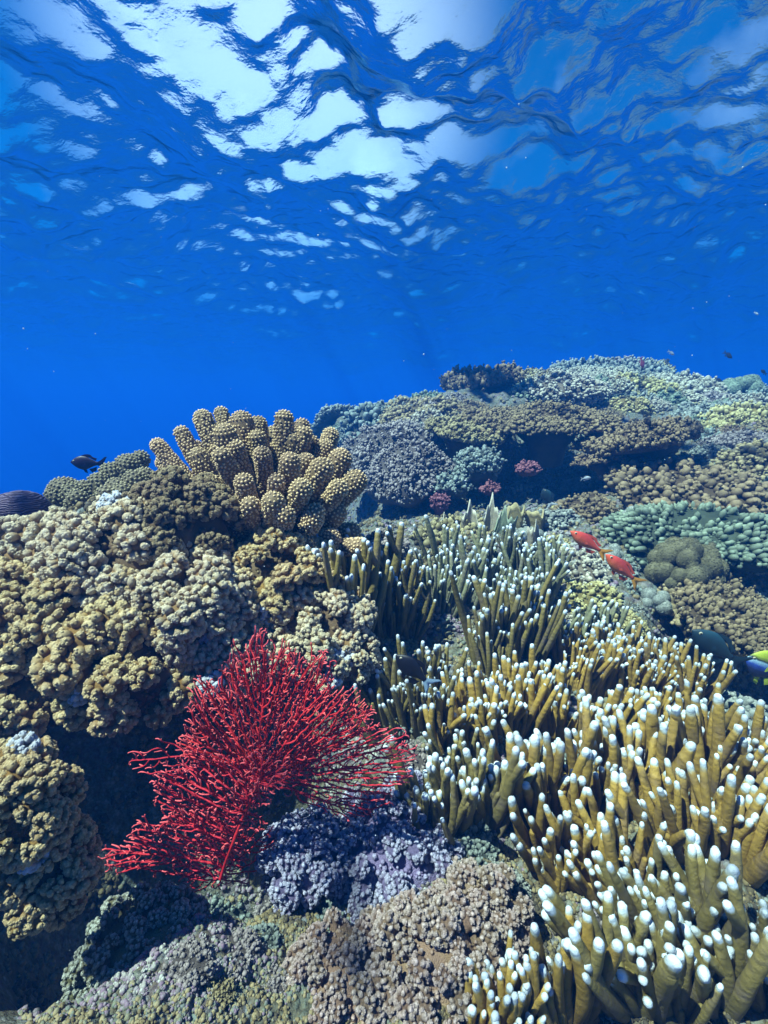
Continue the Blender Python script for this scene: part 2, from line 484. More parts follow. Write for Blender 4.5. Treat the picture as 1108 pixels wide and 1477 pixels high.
# ================================================================ builders of living things
LOCALN = lambda n: np.asarray(n, float) / np.linalg.norm(n)
def rot_to(n, spin=0.0):
    """rotation that lays local +Z along n"""
    q = Vector(n).to_track_quat('Z', 'Y')
    return (q.to_matrix() @ Matrix.Rotation(spin, 3, 'Z')).to_euler()
def fib_dome(n, zmin=0.0, jit=0.0, rng=RNG):
    i = np.arange(n) + 0.5
    z = 1 - (1 - zmin) * i / n
    ph = i * 2.399963 + rng.normal(size=n) * jit
    z = np.clip(z + rng.normal(size=n) * jit * 0.12, -1, 1)
    r = np.sqrt(1 - z * z)
    return np.stack([r * np.cos(ph), r * np.sin(ph), z], -1)

# ---- cauliflower coral: each colony has many knobbly lobes as its parts
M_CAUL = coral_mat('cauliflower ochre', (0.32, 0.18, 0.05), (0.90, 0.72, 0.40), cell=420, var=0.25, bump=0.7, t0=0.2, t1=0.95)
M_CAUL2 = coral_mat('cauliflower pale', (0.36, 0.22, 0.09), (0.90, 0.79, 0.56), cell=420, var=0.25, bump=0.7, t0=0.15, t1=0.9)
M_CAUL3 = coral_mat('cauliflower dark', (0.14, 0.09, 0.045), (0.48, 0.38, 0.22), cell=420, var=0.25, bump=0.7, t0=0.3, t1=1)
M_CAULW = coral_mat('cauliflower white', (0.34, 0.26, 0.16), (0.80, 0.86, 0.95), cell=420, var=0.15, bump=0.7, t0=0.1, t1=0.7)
M_PURP = coral_mat('purple lobed', (0.19, 0.15, 0.28), (0.80, 0.80, 0.98), cell=500, var=0.3, bump=0.7, vcol=(0.06, 0.12, 0.13), dirt=0.5)
M_MAUVE = coral_mat('mauve knobbly', (0.24, 0.15, 0.10), (0.78, 0.62, 0.58), cell=500, var=0.4, bump=0.7, vcol=(0.30, 0.22, 0.08), dirt=0.5)
M_SPECK = coral_mat('speckled teal', (0.17, 0.16, 0.08), (0.72, 0.76, 0.70), cell=500, var=0.5, bump=0.7, vcol=(0.25, 0.20, 0.05), dirt=0.8)

M_CORE = {'purple lobed': M_PURP, 'mauve knobbly': M_MAUVE, 'speckled teal': M_SPECK}
def lobe_mesh(name, seed, mat, nods=34, R=1.0, nod=0.21, flat=0.8, sub=7, pale=0.12):
    """a stemmed bunch of rounded nodules, unit sized"""
    rg = np.random.default_rng(seed)
    mb = MB(); n = nods
    D = fib_dome(n, -0.35, 0.35, rg)
    shape = 1 + 0.16 * np.sin(D[:, 0] * 3.1 + seed) * np.cos(D[:, 1] * 2.7 + seed * 2)
    P = D * shape[:, None] * np.array([1, 1, flat]) * 0.8
    tubeP = np.array([[0, 0, -1.6], [0, 0, -0.8], [0, 0, -0.2]])
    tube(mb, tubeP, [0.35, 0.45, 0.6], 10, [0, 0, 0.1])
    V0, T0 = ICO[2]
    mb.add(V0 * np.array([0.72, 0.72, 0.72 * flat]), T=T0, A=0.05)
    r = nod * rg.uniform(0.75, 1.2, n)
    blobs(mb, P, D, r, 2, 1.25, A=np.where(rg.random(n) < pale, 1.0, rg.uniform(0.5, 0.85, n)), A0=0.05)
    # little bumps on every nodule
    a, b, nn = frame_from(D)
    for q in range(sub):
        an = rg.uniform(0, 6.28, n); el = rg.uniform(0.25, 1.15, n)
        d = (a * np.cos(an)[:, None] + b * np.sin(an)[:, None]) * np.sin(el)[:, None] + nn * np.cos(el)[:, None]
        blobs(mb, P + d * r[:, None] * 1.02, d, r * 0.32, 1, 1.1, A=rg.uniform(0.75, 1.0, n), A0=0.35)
    return mb.mesh(name, mat)
LOBES = {}
def lobes_for(mat, k=5, **kw):
    key = (mat.name, tuple(sorted(kw.items())))
    if key not in LOBES:
        LOBES[key] = [lobe_mesh('lobe', 10 + i * 7 + len(LOBES) * 50, mat, **kw) for i in range(k)]
    return LOBES[key]
def rock_core(seed, mat, rx, ry, rz):
    V, T = ICO[3]
    rg = np.random.default_rng(seed)
    n = 1 + 0.12 * np.sin(V[:, 0] * 5 + seed) * np.sin(V[:, 1] * 6 + seed) + rg.normal(size=len(V)) * 0.02
    mb = MB(); mb.add(V * n[:, None] * np.array([rx, ry, rz]), T=T, A=0.0)
    k = 900
    D = fib_dome(k, -0.5, 0.6, rg); P = D * np.array([rx, ry, rz]) * rg.uniform(0.95, 1.04, (k, 1)); r0 = (rx + ry + rz) / 3 * 0.055
    blobs(mb, P, D, r0 * rg.uniform(0.5, 1.3, k), 1, 1.3, A=rg.uniform(0.2, 0.6, k), A0=0.0)
    return mb.mesh('core', mat)
M_ROCK = bpy.data.materials['reef rock']

def lobed_coral(name, label, cat, c, n, rx, ry, rz, lobe_r, mat, count=None, group=None, seed=0, zmin=-0.25, part='lobe', **kw):
    rg = np.random.default_rng(seed + 100)
    e = obj(name, None, loc=c, rot=rot_to(n))
    tag(e, label, cat, group)
    obj('core', rock_core(seed, M_CORE.get(mat.name, M_CAUL3), rx * 0.86, ry * 0.86, rz * 0.86), e)
    meshes = lobes_for(mat, **kw)
    area = 2 * math.pi * ((rx * ry) ** 1.6 / 3 + (rx * rz) ** 1.6 / 3 + (ry * rz) ** 1.6 / 3) ** (1 / 1.6) * (1 - zmin) * 1.0
    k = count or int(min(96, area / (lobe_r * lobe_r * 2.3)))
    D = fib_dome(k, zmin, 0.28, rg)
    for i in range(k):
        p = D[i] * np.array([rx, ry, rz]) * rg.uniform(0.9, 1.1)
        p = p * rg.uniform(0.96, 1.08); nn = D[i] / np.array([rx, ry, rz]); nn /= np.linalg.norm(nn); nn = nn + rg.normal(size=3) * 0.15
        s = lobe_r * rg.uniform(0.75, 1.25)
        obj(part, random.choice(lobes_for(M_CAULW, 3) if (mat in (M_CAUL, M_CAUL2) and rg.random() < 0.07) else meshes), e, p, rot_to(nn, rg.uniform(0, 6.28)), (s, s * rg.uniform(0.85, 1.15), s))
    return e

def cauliflower(u, v, Y, wpx, hpx, label, mat, lobe_px=24, seed=0, dn=(0, -0.35, 1), depth=None, name='cauliflower_coral', cat='coral', group='cauliflower corals', **kw):
    """wpx, hpx: half sizes"""
    k = Y / CP / 641 / (1 + 0.0) * 1.0
    d = Y * (1 / (CP + ((738.5 - v) / 641) * SP)) / 641
    c = at(u, v, Y)
    return lobed_coral(name, label, cat, c, dn, wpx * d, (depth or (wpx + hpx) / 2) * d, hpx * d, lobe_px * d, mat, seed=seed, group=group, **kw)

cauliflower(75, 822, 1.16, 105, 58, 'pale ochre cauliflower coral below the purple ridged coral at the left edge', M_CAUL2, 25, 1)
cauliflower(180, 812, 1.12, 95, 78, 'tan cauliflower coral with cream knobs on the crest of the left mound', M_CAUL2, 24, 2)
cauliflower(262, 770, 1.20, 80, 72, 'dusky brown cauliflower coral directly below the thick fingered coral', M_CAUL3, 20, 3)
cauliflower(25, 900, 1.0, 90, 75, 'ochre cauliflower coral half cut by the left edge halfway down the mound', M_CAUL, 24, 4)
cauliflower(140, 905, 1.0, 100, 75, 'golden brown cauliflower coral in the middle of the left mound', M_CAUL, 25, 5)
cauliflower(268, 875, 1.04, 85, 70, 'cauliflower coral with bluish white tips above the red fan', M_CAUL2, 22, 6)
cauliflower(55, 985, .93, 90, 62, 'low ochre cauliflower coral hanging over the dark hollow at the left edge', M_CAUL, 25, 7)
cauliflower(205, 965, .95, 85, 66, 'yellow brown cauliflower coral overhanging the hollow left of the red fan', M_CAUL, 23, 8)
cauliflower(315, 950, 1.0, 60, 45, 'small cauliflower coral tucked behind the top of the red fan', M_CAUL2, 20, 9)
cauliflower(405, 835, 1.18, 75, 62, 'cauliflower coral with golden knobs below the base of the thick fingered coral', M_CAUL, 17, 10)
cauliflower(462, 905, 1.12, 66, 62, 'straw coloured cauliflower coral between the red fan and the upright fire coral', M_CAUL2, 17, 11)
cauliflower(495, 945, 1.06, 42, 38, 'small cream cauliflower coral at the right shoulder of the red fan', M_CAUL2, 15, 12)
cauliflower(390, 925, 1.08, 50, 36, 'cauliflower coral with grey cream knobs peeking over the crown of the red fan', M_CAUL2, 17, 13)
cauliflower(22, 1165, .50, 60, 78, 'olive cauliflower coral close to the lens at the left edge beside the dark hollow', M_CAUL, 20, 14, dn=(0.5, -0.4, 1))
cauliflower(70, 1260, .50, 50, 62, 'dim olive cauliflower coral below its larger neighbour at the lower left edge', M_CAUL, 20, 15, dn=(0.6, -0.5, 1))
# purple lobed coral under the fan
cauliflower(560, 1235, .72, 95, 62, 'purple blue lobed coral with white tips right below the red fan', M_PURP, 13, 20, name='purple_coral', group='purple lobed corals', nods=26)
cauliflower(440, 1240, .68, 52, 55, 'small violet lobed coral tucked under the fan between the fan and the larger purple coral', M_PURP, 13, 21, name='purple_coral', group='purple lobed corals', nods=26)
cauliflower(540, 1310, .64, 62, 36, 'bluish lobed coral with pale teal tips in front of the large purple coral', M_PURP, 11, 22, name='purple_coral', group='purple lobed corals', nods=26)
cauliflower(600, 1165, .82, 48, 34, 'slate blue knobbly coral between the right wing of the fan and the fire coral', M_PURP, 11, 23, name='purple_coral', group='purple lobed corals', nods=26)
# mauve / speckled foreground
cauliflower(500, 1420, .50, 80, 55, 'mauve knobbly coral at the bottom edge with ochre patches', M_MAUVE, 15, 30, name='knobbly_coral', group='knobbly corals along the bottom edge', nods=26, flat=1.0)
cauliflower(620, 1390, .52, 90, 60, 'pinkish mauve knobbly coral beside the white tipped fire coral at the bottom', M_MAUVE, 15, 31, name='knobbly_coral', group='knobbly corals along the bottom edge', nods=26, flat=1.0)
cauliflower(690, 1320, .60, 62, 44, 'lilac grey knobbly coral at the foot of the fire coral fingers', M_MAUVE, 13, 32, name='knobbly_coral', group='knobbly corals along the bottom edge', nods=26, flat=1.0)
cauliflower(370, 1450, .49, 62, 36, 'brown mauve knobbly coral at the bottom between the speckled coral and the mauve corals', M_MAUVE, 13, 33, name='knobbly_coral', group='knobbly corals along the bottom edge', nods=26, flat=1.0)
cauliflower(215, 1385, .53, 92, 62, 'speckled teal and ochre coral below the foot of the red fan', M_SPECK, 12, 34, name='speckled_coral', group='speckled corals at the lower left', nods=26)
cauliflower(200, 1465, .47, 110, 50, 'speckled teal coral cut by the bottom edge at the lower left', M_SPECK, 12, 35, name='speckled_coral', group='speckled corals at the lower left', nods=26)

# ---- thick fingered coral (antler-like) with rows of pale bumps
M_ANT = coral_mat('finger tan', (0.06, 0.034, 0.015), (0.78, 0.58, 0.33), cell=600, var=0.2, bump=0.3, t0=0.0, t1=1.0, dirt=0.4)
M_ANTD = coral_mat('finger dusk', (0.075, 0.06, 0.035), (0.36, 0.32, 0.20), cell=600, var=0.2, bump=0.3, t0=0.0, t1=1.0, dirt=0.4)
def bez(p0, p1, p2, n):
    t = np.linspace(0, 1, n)[:, None]
    return (1 - t) ** 2 * p0 + 2 * t * (1 - t) * p1 + t * t * p2
def bumpy_tube(mb, P, R, spacing=0.0115, br=0.0046, tipgain=0.25, flat=1.0, rg=RNG):
    P = np.asarray(P); n = len(P)
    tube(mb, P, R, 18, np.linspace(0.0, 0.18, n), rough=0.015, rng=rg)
    L = np.concatenate([[0], np.cumsum(np.linalg.norm(np.diff(P, axis=0), axis=1))])
    t = np.gradient(P, axis=0); t /= np.linalg.norm(t, axis=1, keepdims=True)
    PP, NN, AA, RR = [], [], [], []
    s = 0.0; k = 0
    ref = np.array([0.31, 0.91, 0.27])
    def frame(tt):
        a = np.cross(tt, ref); a /= np.linalg.norm(a); return a, np.cross(tt, a)
    while s < L[-1]:
        p = np.array([np.interp(s, L, P[:, i]) for i in range(3)]); r = np.interp(s, L, R)
        tt = np.array([np.interp(s, L, t[:, i]) for i in range(3)]); tt /= np.linalg.norm(tt)
        a, b = frame(tt)
        m = max(5, int(2 * math.pi * r / spacing))
        th = (np.arange(m) + 0.5 * (k % 2)) * 2 * math.pi / m + rg.normal(size=m) * 0.1
        d = a * np.cos(th)[:, None] + b * np.sin(th)[:, None]
        PP.append(p + d * r * 0.99 + tt * rg.normal(size=(m, 1)) * 0.0012); NN.append(d + tt * 0.45)
        f = s / L[-1]
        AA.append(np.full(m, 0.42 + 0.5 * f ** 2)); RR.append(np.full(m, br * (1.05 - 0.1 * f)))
        s += spacing * 0.85; k += 1
    tt = t[-1]; a, b = frame(tt)
    r = R[-1]
    for el in np.arange(0.28, 1.6, spacing / r):
        rad = math.cos(el) * r
        m = max(1, int(2 * math.pi * rad / spacing))
        th = np.arange(m) * 2 * math.pi / m + el * 3
        d = (a * np.cos(th)[:, None] + b * np.sin(th)[:, None]) * math.cos(el) + tt * math.sin(el)
        PP.append(P[-1] + d * r * 0.99); NN.append(d); AA.append(np.full(m, 1.0)); RR.append(np.full(m, br * 0.95))
    PP, NN, AA, RR = map(np.concatenate, (PP, NN, AA, RR))
    blobs(mb, PP, NN, RR * rg.uniform(0.8, 1.15, len(PP)), 1, 1.15, A=AA, A0=AA * 0.5)
def finger(c, d, L, r, rg, fork=0.5, up=0.35, start=0.12):
    """local path from the colony's heart outward"""
    mb = MB()
    d = LOCALN(d)
    p0 = c + d * L * start
    end = c + d * L + np.array([0, 0, up * L * 0.35])
    mid = c + d * L * 0.55 + rg.normal(size=3) * L * 0.06
    P = bez(p0, mid, end, 12)
    f = np.linspace(0, 1, 12)
    R = r * (0.72 + 0.38 * f - 0.12 * np.clip(f - 0.85, 0, 1) / 0.15) * (1 + 0.05 * np.sin(f * 9 + rg.uniform(0, 6)))
    bumpy_tube(mb, P, R, rg=rg)
    for q in range(2 if rg.random() < fork * 0.4 else (1 if rg.random() < fork else 0)):
        i = rg.integers(5, 9)
        side = LOCALN(np.cross(d, rg.normal(size=3)))
        l2 = L * rg.uniform(0.28, 0.42)
        e2 = P[i] + (side * 0.55 + d * 0.8 + np.array([0, 0, 0.25])) * l2
        P2 = bez(P[i], P[i] + side * l2 * 0.45, e2, 9)
        bumpy_tube(mb, P2, np.linspace(r * 0.75, r * 0.92, 9), rg=rg)
    return mb
def antler_coral():
    c = at(392, 772, 1.42)
    e = obj('finger_coral', None, loc=tuple(c))
    tag(e, 'large tan coral of thick bumpy fingers standing against the blue water', 'coral')
    rg = np.random.default_rng(3)
    d0 = 1.42 / CP / 641 * 1.0
    # fingertips as seen in the photo: x, y, how far towards the viewer (m), finger radius factor
    tips = [(228,640,.02,.75),(243,690,-.12,.8),(262,622,.05,.75),(283,652,-.02,.85),(292,600,.1,.85),(300,690,-.15,.85),(322,618,-.10,1.1),(318,652,-.2,.9),(347,600,.02,1.15),
            (338,640,-.12,.9),(372,606,.10,.9),(378,650,-.15,.85),(370,625,-.02,.9),(402,640,.08,.9),(412,598,.03,.95),(400,690,-.24,.8),(428,628,.02,1.0),(422,660,-.2,1.0),(455,632,.08,.95),
            (448,660,-.08,1.0),(440,700,-.26,1.15),(478,640,.05,.9),(475,668,-.12,1.2),(505,655,-.02,1.15),(530,688,-.05,1.25),(500,700,-.15,1.0),(395,720,-.30,1.2),(350,690,-.24,1.0),(360,725,-.28,1.05),
            (325,712,-.2,.95),(460,745,-.25,1.1),(500,735,-.12,1.2),(525,765,-.05,1.1),(490,775,-.18,1.15),(450,785,-.25,.9),(262,700,-.05,.9),(235,665,.1,.7),(310,625,.16,.8),(395,622,.18,.9),(440,610,.2,.8),(485,625,.2,.8),
            (415,740,-.3,1.0),(340,760,-.2,1.0),(268,735,-.1,.8)]
    for i, (u, v, dy, rf) in enumerate(tips):
        u, v = 392 + (u - 392) * (1.05 if u < 392 else 0.97), 700 + (v - 700) * 1.05 - 3
        t = at(u, v + 2, 1.42 + dy)
        rel = t - c
        L = np.linalg.norm(rel)
        r = 0.0308 * rf * (1.42 + dy) / 1.42
        tt = rel - LOCALN(rel) * r
        base = np.array([rel[0] * 0.12, rel[1] * 0.15, -0.02]) + rg.normal(size=3) * 0.012
        mb = MB()
        mid = base * 0.5 + tt * 0.5 + np.array([rel[0] * 0.06, rel[1] * 0.05, -0.03 * (rel[2] > 0.1)]) + rg.normal(size=3) * 0.008
        n = 12; f = np.linspace(0, 1, n)
        P = bez(base, mid, tt, n)
        R = r * (0.66 + 0.44 * f ** 0.8 - 0.08 * np.clip(f - 0.85, 0, 1) / 0.15) * (1 + 0.05 * np.sin(f * 8 + rg.uniform(0, 6)))
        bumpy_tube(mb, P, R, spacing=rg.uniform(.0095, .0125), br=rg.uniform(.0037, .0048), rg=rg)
        if rg.random() < 0.55 and L > 0.16:
            j = rg.integers(5, 8)
            d = LOCALN(tt - base); side = LOCALN(np.cross(d, np.array([0.2, -1, 0.3])) * rg.choice([-1, 1]) + rg.normal(size=3) * 0.3)
            l2 = L * rg.uniform(0.3, 0.45)
            e2 = P[j] + (side * 0.5 + d * 0.9) * l2
            bumpy_tube(mb, bez(P[j], P[j] + side * l2 * 0.4 + d * l2 * 0.2, e2, 9), np.linspace(r * 0.72, r * 0.86, 9), rg=rg)
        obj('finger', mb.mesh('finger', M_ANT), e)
    V, T = ICO[3]
    me = new_mesh('core', V * np.array([0.16, 0.14, 0.12]), T=T, mat=M_ANT, attr={'tip': np.zeros(len(V))})
    obj('core', me, e, (0, 0, -0.03))
antler_coral()

def knob_clump(name, label, tips, Y, base_uv, mat, r0, group=None):
    """short club-like knobs rising from a base"""
    c = at(*base_uv, Y)
    e = obj(name, None, loc=tuple(c)); tag(e, label, 'coral', group)
    rg = np.random.default_rng(int(base_uv[0]))
    for (u, v, dy, rf) in tips:
        rel = at(u, v - 9, Y + dy) - c
        mb = MB(); r = r0 * rf * 1.05
        base = rel * np.array([0.55, 0.55, 0]) + np.array([0, 0, -0.03])
        bumpy_tube(mb, bez(base, (base + rel) / 2 + rg.normal(size=3) * 0.01, rel - LOCALN(rel - base) * r * 0.6, 8), r * np.linspace(0.7, 1.0, 8), spacing=0.013, br=0.005, rg=rg)
        obj('knob', mb.mesh('knob', mat), e)
knob_clump('club_coral', 'grey brown coral of rounded clubs on the skyline left of the fingered coral',
           [(160,683,.05,1.1),(185,672,.08,1.25),(203,664,.1,.8),(140,698,0,1.0),(168,705,-.05,.9),(195,695,-.05,1.0),(152,715,-.08,.8),(210,690,0,.9),(178,712,-.1,.8)], 1.5, (175, 735), M_ANTD, 0.036, 'club corals on the left skyline')
knob_clump('club_coral', 'single rounded grey club coral on the skyline behind the pale cauliflower coral',
           [(92,706,.02,1.25),(82,716,0,1.0),(104,712,0,.9),(112,722,-.04,.8),(120,708,.04,.8)], 1.45, (96, 742), M_ANTD, 0.038, 'club corals on the left skyline')

# ---- ridged purple coral at the left edge
def ridged_coral():
    M = coral_mat('ridged purple', (0.05, 0.03, 0.07), (0.22, 0.17, 0.25), cell=500, var=0.15, bump=0.3)
    c = at(30, 733, 1.30)
    e = obj('ridged_coral', None, loc=tuple(c)); tag(e, 'dark purple ridged coral plates on the skyline at the left edge', 'coral')
    for (dx, dz, rx, rz, dy) in ((0, 0.0, .078, .052, 0), (-.085, -.045, .085, .07, -.06), (.01, -.09, .10, .05, -.05)):
        th = np.linspace(0, 2 * math.pi, 140, endpoint=False); ph = np.linspace(0.02, math.pi * 0.72, 150)
        PH, TH = np.meshgrid(ph, th, indexing='ij')
        x, y, z = np.sin(PH) * np.cos(TH), np.sin(PH) * np.sin(TH), np.cos(PH)
        s = np.sin(z * 58 + 6 * fbm(x * 4 + 3, z * 4 + y * 2, 5, 3) * 2)
        r = 1 + 0.022 * s + 0.08 * (fbm(x * 2 + dx * 40, y * 2 + z * 2, 7, 2) - 0.5)
        V, Q = grid_mesh(x * r * rx, y * r * rx * 0.8, z * r * rz, wrap=True)
        me = new_mesh('lobe', V, Q[:, ::-1], mat=M, attr={'tip': (s * 0.5 + 0.5).ravel() * 0.9})
        obj('lobe', me, e, (dx, dy, dz))
ridged_coral()

# ---- red sea fan: thin forking branches grown to fill the outline
M_FAN = coral_mat('sea fan red', (0.50, 0.018, 0.030), (0.86, 0.14, 0.15), cell=900, var=0.12, vcol=(0.42, 0.012, 0.02), bump=0.35, rough=0.55, dirt=0.4, t0=0.2, t1=1.0)
def inside(poly, P):
    x, y = P[:, 0], P[:, 1]; c = np.zeros(len(P), bool)
    n = len(poly)
    for i in range(n):
        x1, y1 = poly[i]; x2, y2 = poly[(i + 1) % n]
        if y1 == y2: continue
        c ^= ((y1 > y) != (y2 > y)) & (x < (x2 - x1) * (y - y1) / (y2 - y1) + x1)
    return c
def grow(poly, start, step=4.6, dens=0.030, kill=6.5, reach=42, seed=0, iters=130):
    rg = np.random.default_rng(seed)
    poly = np.array(poly, float)
    lo, hi = poly.min(0), poly.max(0)
    N = int((hi - lo).prod() * dens)
    lo = lo - 12; hi = hi + 12
    A = rg.uniform(lo, hi, (N, 2))
    jx = (fbm(A[:, 0] / 16, A[:, 1] / 16, seed + 3, 2) - 0.5) * 44; jy = (fbm(A[:, 0] / 16 + 7, A[:, 1] / 16, seed + 4, 2) - 0.5) * 44
    A = A[inside(poly, A + np.stack([jx, jy], -1))]
    nodes = [np.array(p, float) for p in start]; par = [-1] + list(range(len(start) - 1))
    X = np.array(nodes)
    near = np.full(len(A), 1e9); who = np.zeros(len(A), int)
    new0 = 0
    for it in range(iters):
        d = np.sqrt(((A[:, None] - X[None, new0:]) ** 2).sum(-1)) if len(X) > new0 else np.full((len(A), 1), 1e9)
        m = d.argmin(1); dm = d[np.arange(len(A)), m]
        b = dm < near; near = np.where(b, dm, near); who = np.where(b, m + new0, who)
        keep = near > kill
        A, near, who = A[keep], near[keep], who[keep]
        if not len(A): break
        act = near < reach
        if not act.any():
            act = near < near.min() + 3
        w = who[act]; dirs = A[act] - X[w]; dirs /= np.linalg.norm(dirs, axis=1, keepdims=True)
        uw = np.unique(w); acc = np.zeros((len(X), 2)); np.add.at(acc, w, dirs)
        new0 = len(X)
        root = np.array(start[0], float)
        add = []
        for i in uw:
            g = acc[i]; g = g / (np.linalg.norm(g) + 1e-9)
            pd = X[i] - X[par[i]] if par[i] >= 0 else g
            pd = pd / (np.linalg.norm(pd) + 1e-9)
            g = g * 0.5 + pd * 0.55 + rg.normal(size=2) * 0.09
            g /= np.linalg.norm(g) + 1e-9
            add.append(X[i] + g * step); par.append(int(i))
        X = np.vstack([X, add])
    return X, np.array(par)
def fan_mesh(poly, start, Y, tilt, seed, rad=0.00106, wob=0.02, dens=0.03, **kw):
    X, par = grow(poly, start, seed=seed, dens=dens, **kw)
    rg = np.random.default_rng(seed + 5)
    n = len(X)
    desc = np.ones(n)
    for i in range(n - 1, 0, -1):
        if par[i] >= 0: desc[par[i]] += desc[i]
    dep = np.zeros(n)
    for i in range(1, n):
        dep[i] = dep[par[i]] + rg.normal() * 0.0011
    s0 = np.array(start[0], float)
    Yv = Y + dep * 1.6 + tilt[0] * (X[:, 0] - 350) / 641 + tilt[1] * (X[:, 1] - 1200) / 641 + wob * (fbm(X[:, 0] / 55 + seed, X[:, 1] / 55, seed + 1, 2) - 0.5) * 2
    P3 = np.array([at(X[i, 0], X[i, 1], Yv[i]) for i in range(n)])
    kids = [[] for _ in range(n)]
    for i in range(1, n):
        if par[i] >= 0: kids[par[i]].append(i)
    mb = MB()
    def R(i): return rad * (0.85 + 0.16 * (desc[i] - 1) ** 0.30)
    stack = [(0, None)]
    mx = 40.0
    while stack:
        i, prev = stack.pop()
        chain = ([prev] if prev is not None else []) + [i]
        while kids[chain[-1]]:
            ks = sorted(kids[chain[-1]], key=lambda q: -desc[q])
            for q in ks[1:]: stack.append((q, chain[-1]))
            chain.append(ks[0])
        if len(chain) < 2: continue
        Pc = P3[chain]; Rc = np.array([min(R(q), R(chain[min(1, len(chain) - 1)])) for q in chain])
        Rc = Rc * (1 + 0.16 * rg.normal(size=len(Rc)).clip(-1.5, 1.5))
        Rc[-1] *= 1.15
        A = np.clip(1.15 - desc[chain] / 7.0, 0.1, 1.0)
        tube(mb, Pc, Rc, 6, A, rng=rg)
    return mb
def sea_fan():
    Y0 = 0.645
    c = at(318, 1268, Y0)
    e = obj('sea_fan', None, loc=tuple(c))
    tag(e, 'bright red sea fan of thin forking branches in front of the dark hollow', 'sea fan')
    trunk = [(318,1268),(322,1255),(327,1240),(333,1224),(339,1208),(345,1192),(352,1176),(359,1160),(366,1145),(373,1130)]
    crown = [(373,1130),(330,1112),(262,1085),(258,1060),(282,1040),(275,1000),(280,985),(305,985),(330,990),(322,968),(345,935),(362,912),(372,905),(384,935),(398,950),(404,930),(416,928),(424,955),(440,960),(462,935),(474,935),
             (470,965),(480,1000),(510,1000),(530,1030),(520,1060),(470,1085),(420,1115)]
    wing = [(380,1128),(430,1090),(470,1055),(500,1035),(530,1020),(545,1045),(562,1052),(588,1068),(600,1092),(592,1120),(570,1140),(560,1165),(530,1182),(490,1180),(455,1160),(420,1140)]
    flank = [(362,1160),(372,1130),(340,1095),(280,1085),(250,1100),(226,1125),(222,1150),(240,1165),(215,1190),(225,1200),(290,1190),(330,1230)]
    low = [(335,1240),(310,1180),(260,1168),(220,1182),(190,1205),(160,1226),(148,1240),(158,1258),(200,1256),(240,1252),(275,1258),(310,1262)]
    foot = [(322,1262),(345,1235),(330,1228),(290,1245),(250,1240),(236,1262),(240,1275),(262,1280),(280,1294),(300,1270),(318,1275)]
    small = [(322,1258),(338,1215),(352,1195),(378,1192),(392,1196),(402,1212),(390,1235),(385,1262),(350,1275),(332,1272)]
    back = [(300,1090),(240,1060),(205,1075),(192,1092),(200,1120),(235,1130),(262,1118)]
    band = [(305,1272),(285,1235),(305,1190),(330,1140),(345,1100),(380,1085),(425,1100),(405,1140),(385,1165),(368,1205),(350,1250),(332,1275)]
    jobs = [(band, trunk, -0.02, (0.0, 0.0), 12, 1.0), (band, trunk, 0.02, (0.05, 0.0), 13, 1.0), (crown, trunk, 0.0, (0.02, -0.10), 1, 1.0), (crown, trunk, 0.035, (0.0, -0.14), 2, 1.0), (crown, trunk, -0.03, (0.05, -0.02), 8, 0.8),
            (wing, trunk, 0.01, (0.10, 0.0), 3, 1.0), (wing, trunk, 0.045, (0.16, 0.04), 4, 0.9), (flank, trunk[:8], 0.0, (-0.05, 0.02), 5, 1.0), (flank, trunk[:8], -0.025, (0.03, 0.05), 6, 0.9),
            (low, trunk[:4], 0.0, (0.02, 0.0), 7, 1.3), (low, trunk[:4], -0.02, (0.02, 0.05), 17, 1.0), (foot, trunk[:2], -0.01, (0, 0), 9, 1.0), (small, trunk[:2], 0.0, (0.05, 0.0), 10, 0.75), (back, [(373,1130),(340,1115),(310,1100)], 0.09, (0.0, 0.0), 11, 0.8)]
    for poly, st, dy, tilt, seed, dn in jobs:
        kw = dict(kill=6.5, step=4.6) if dn < 0.6 else dict(kill=3.5, step=3.3, reach=34, iters=190)
        mb = fan_mesh(poly, st, Y0 + dy, tilt, seed, dens=0.11 * dn, **kw)
        me = mb.mesh('branch', M_FAN)
        o = obj('branch', me, e)
        o.matrix_parent_inverse = Matrix.Translation(-Vector(c))
sea_fan()

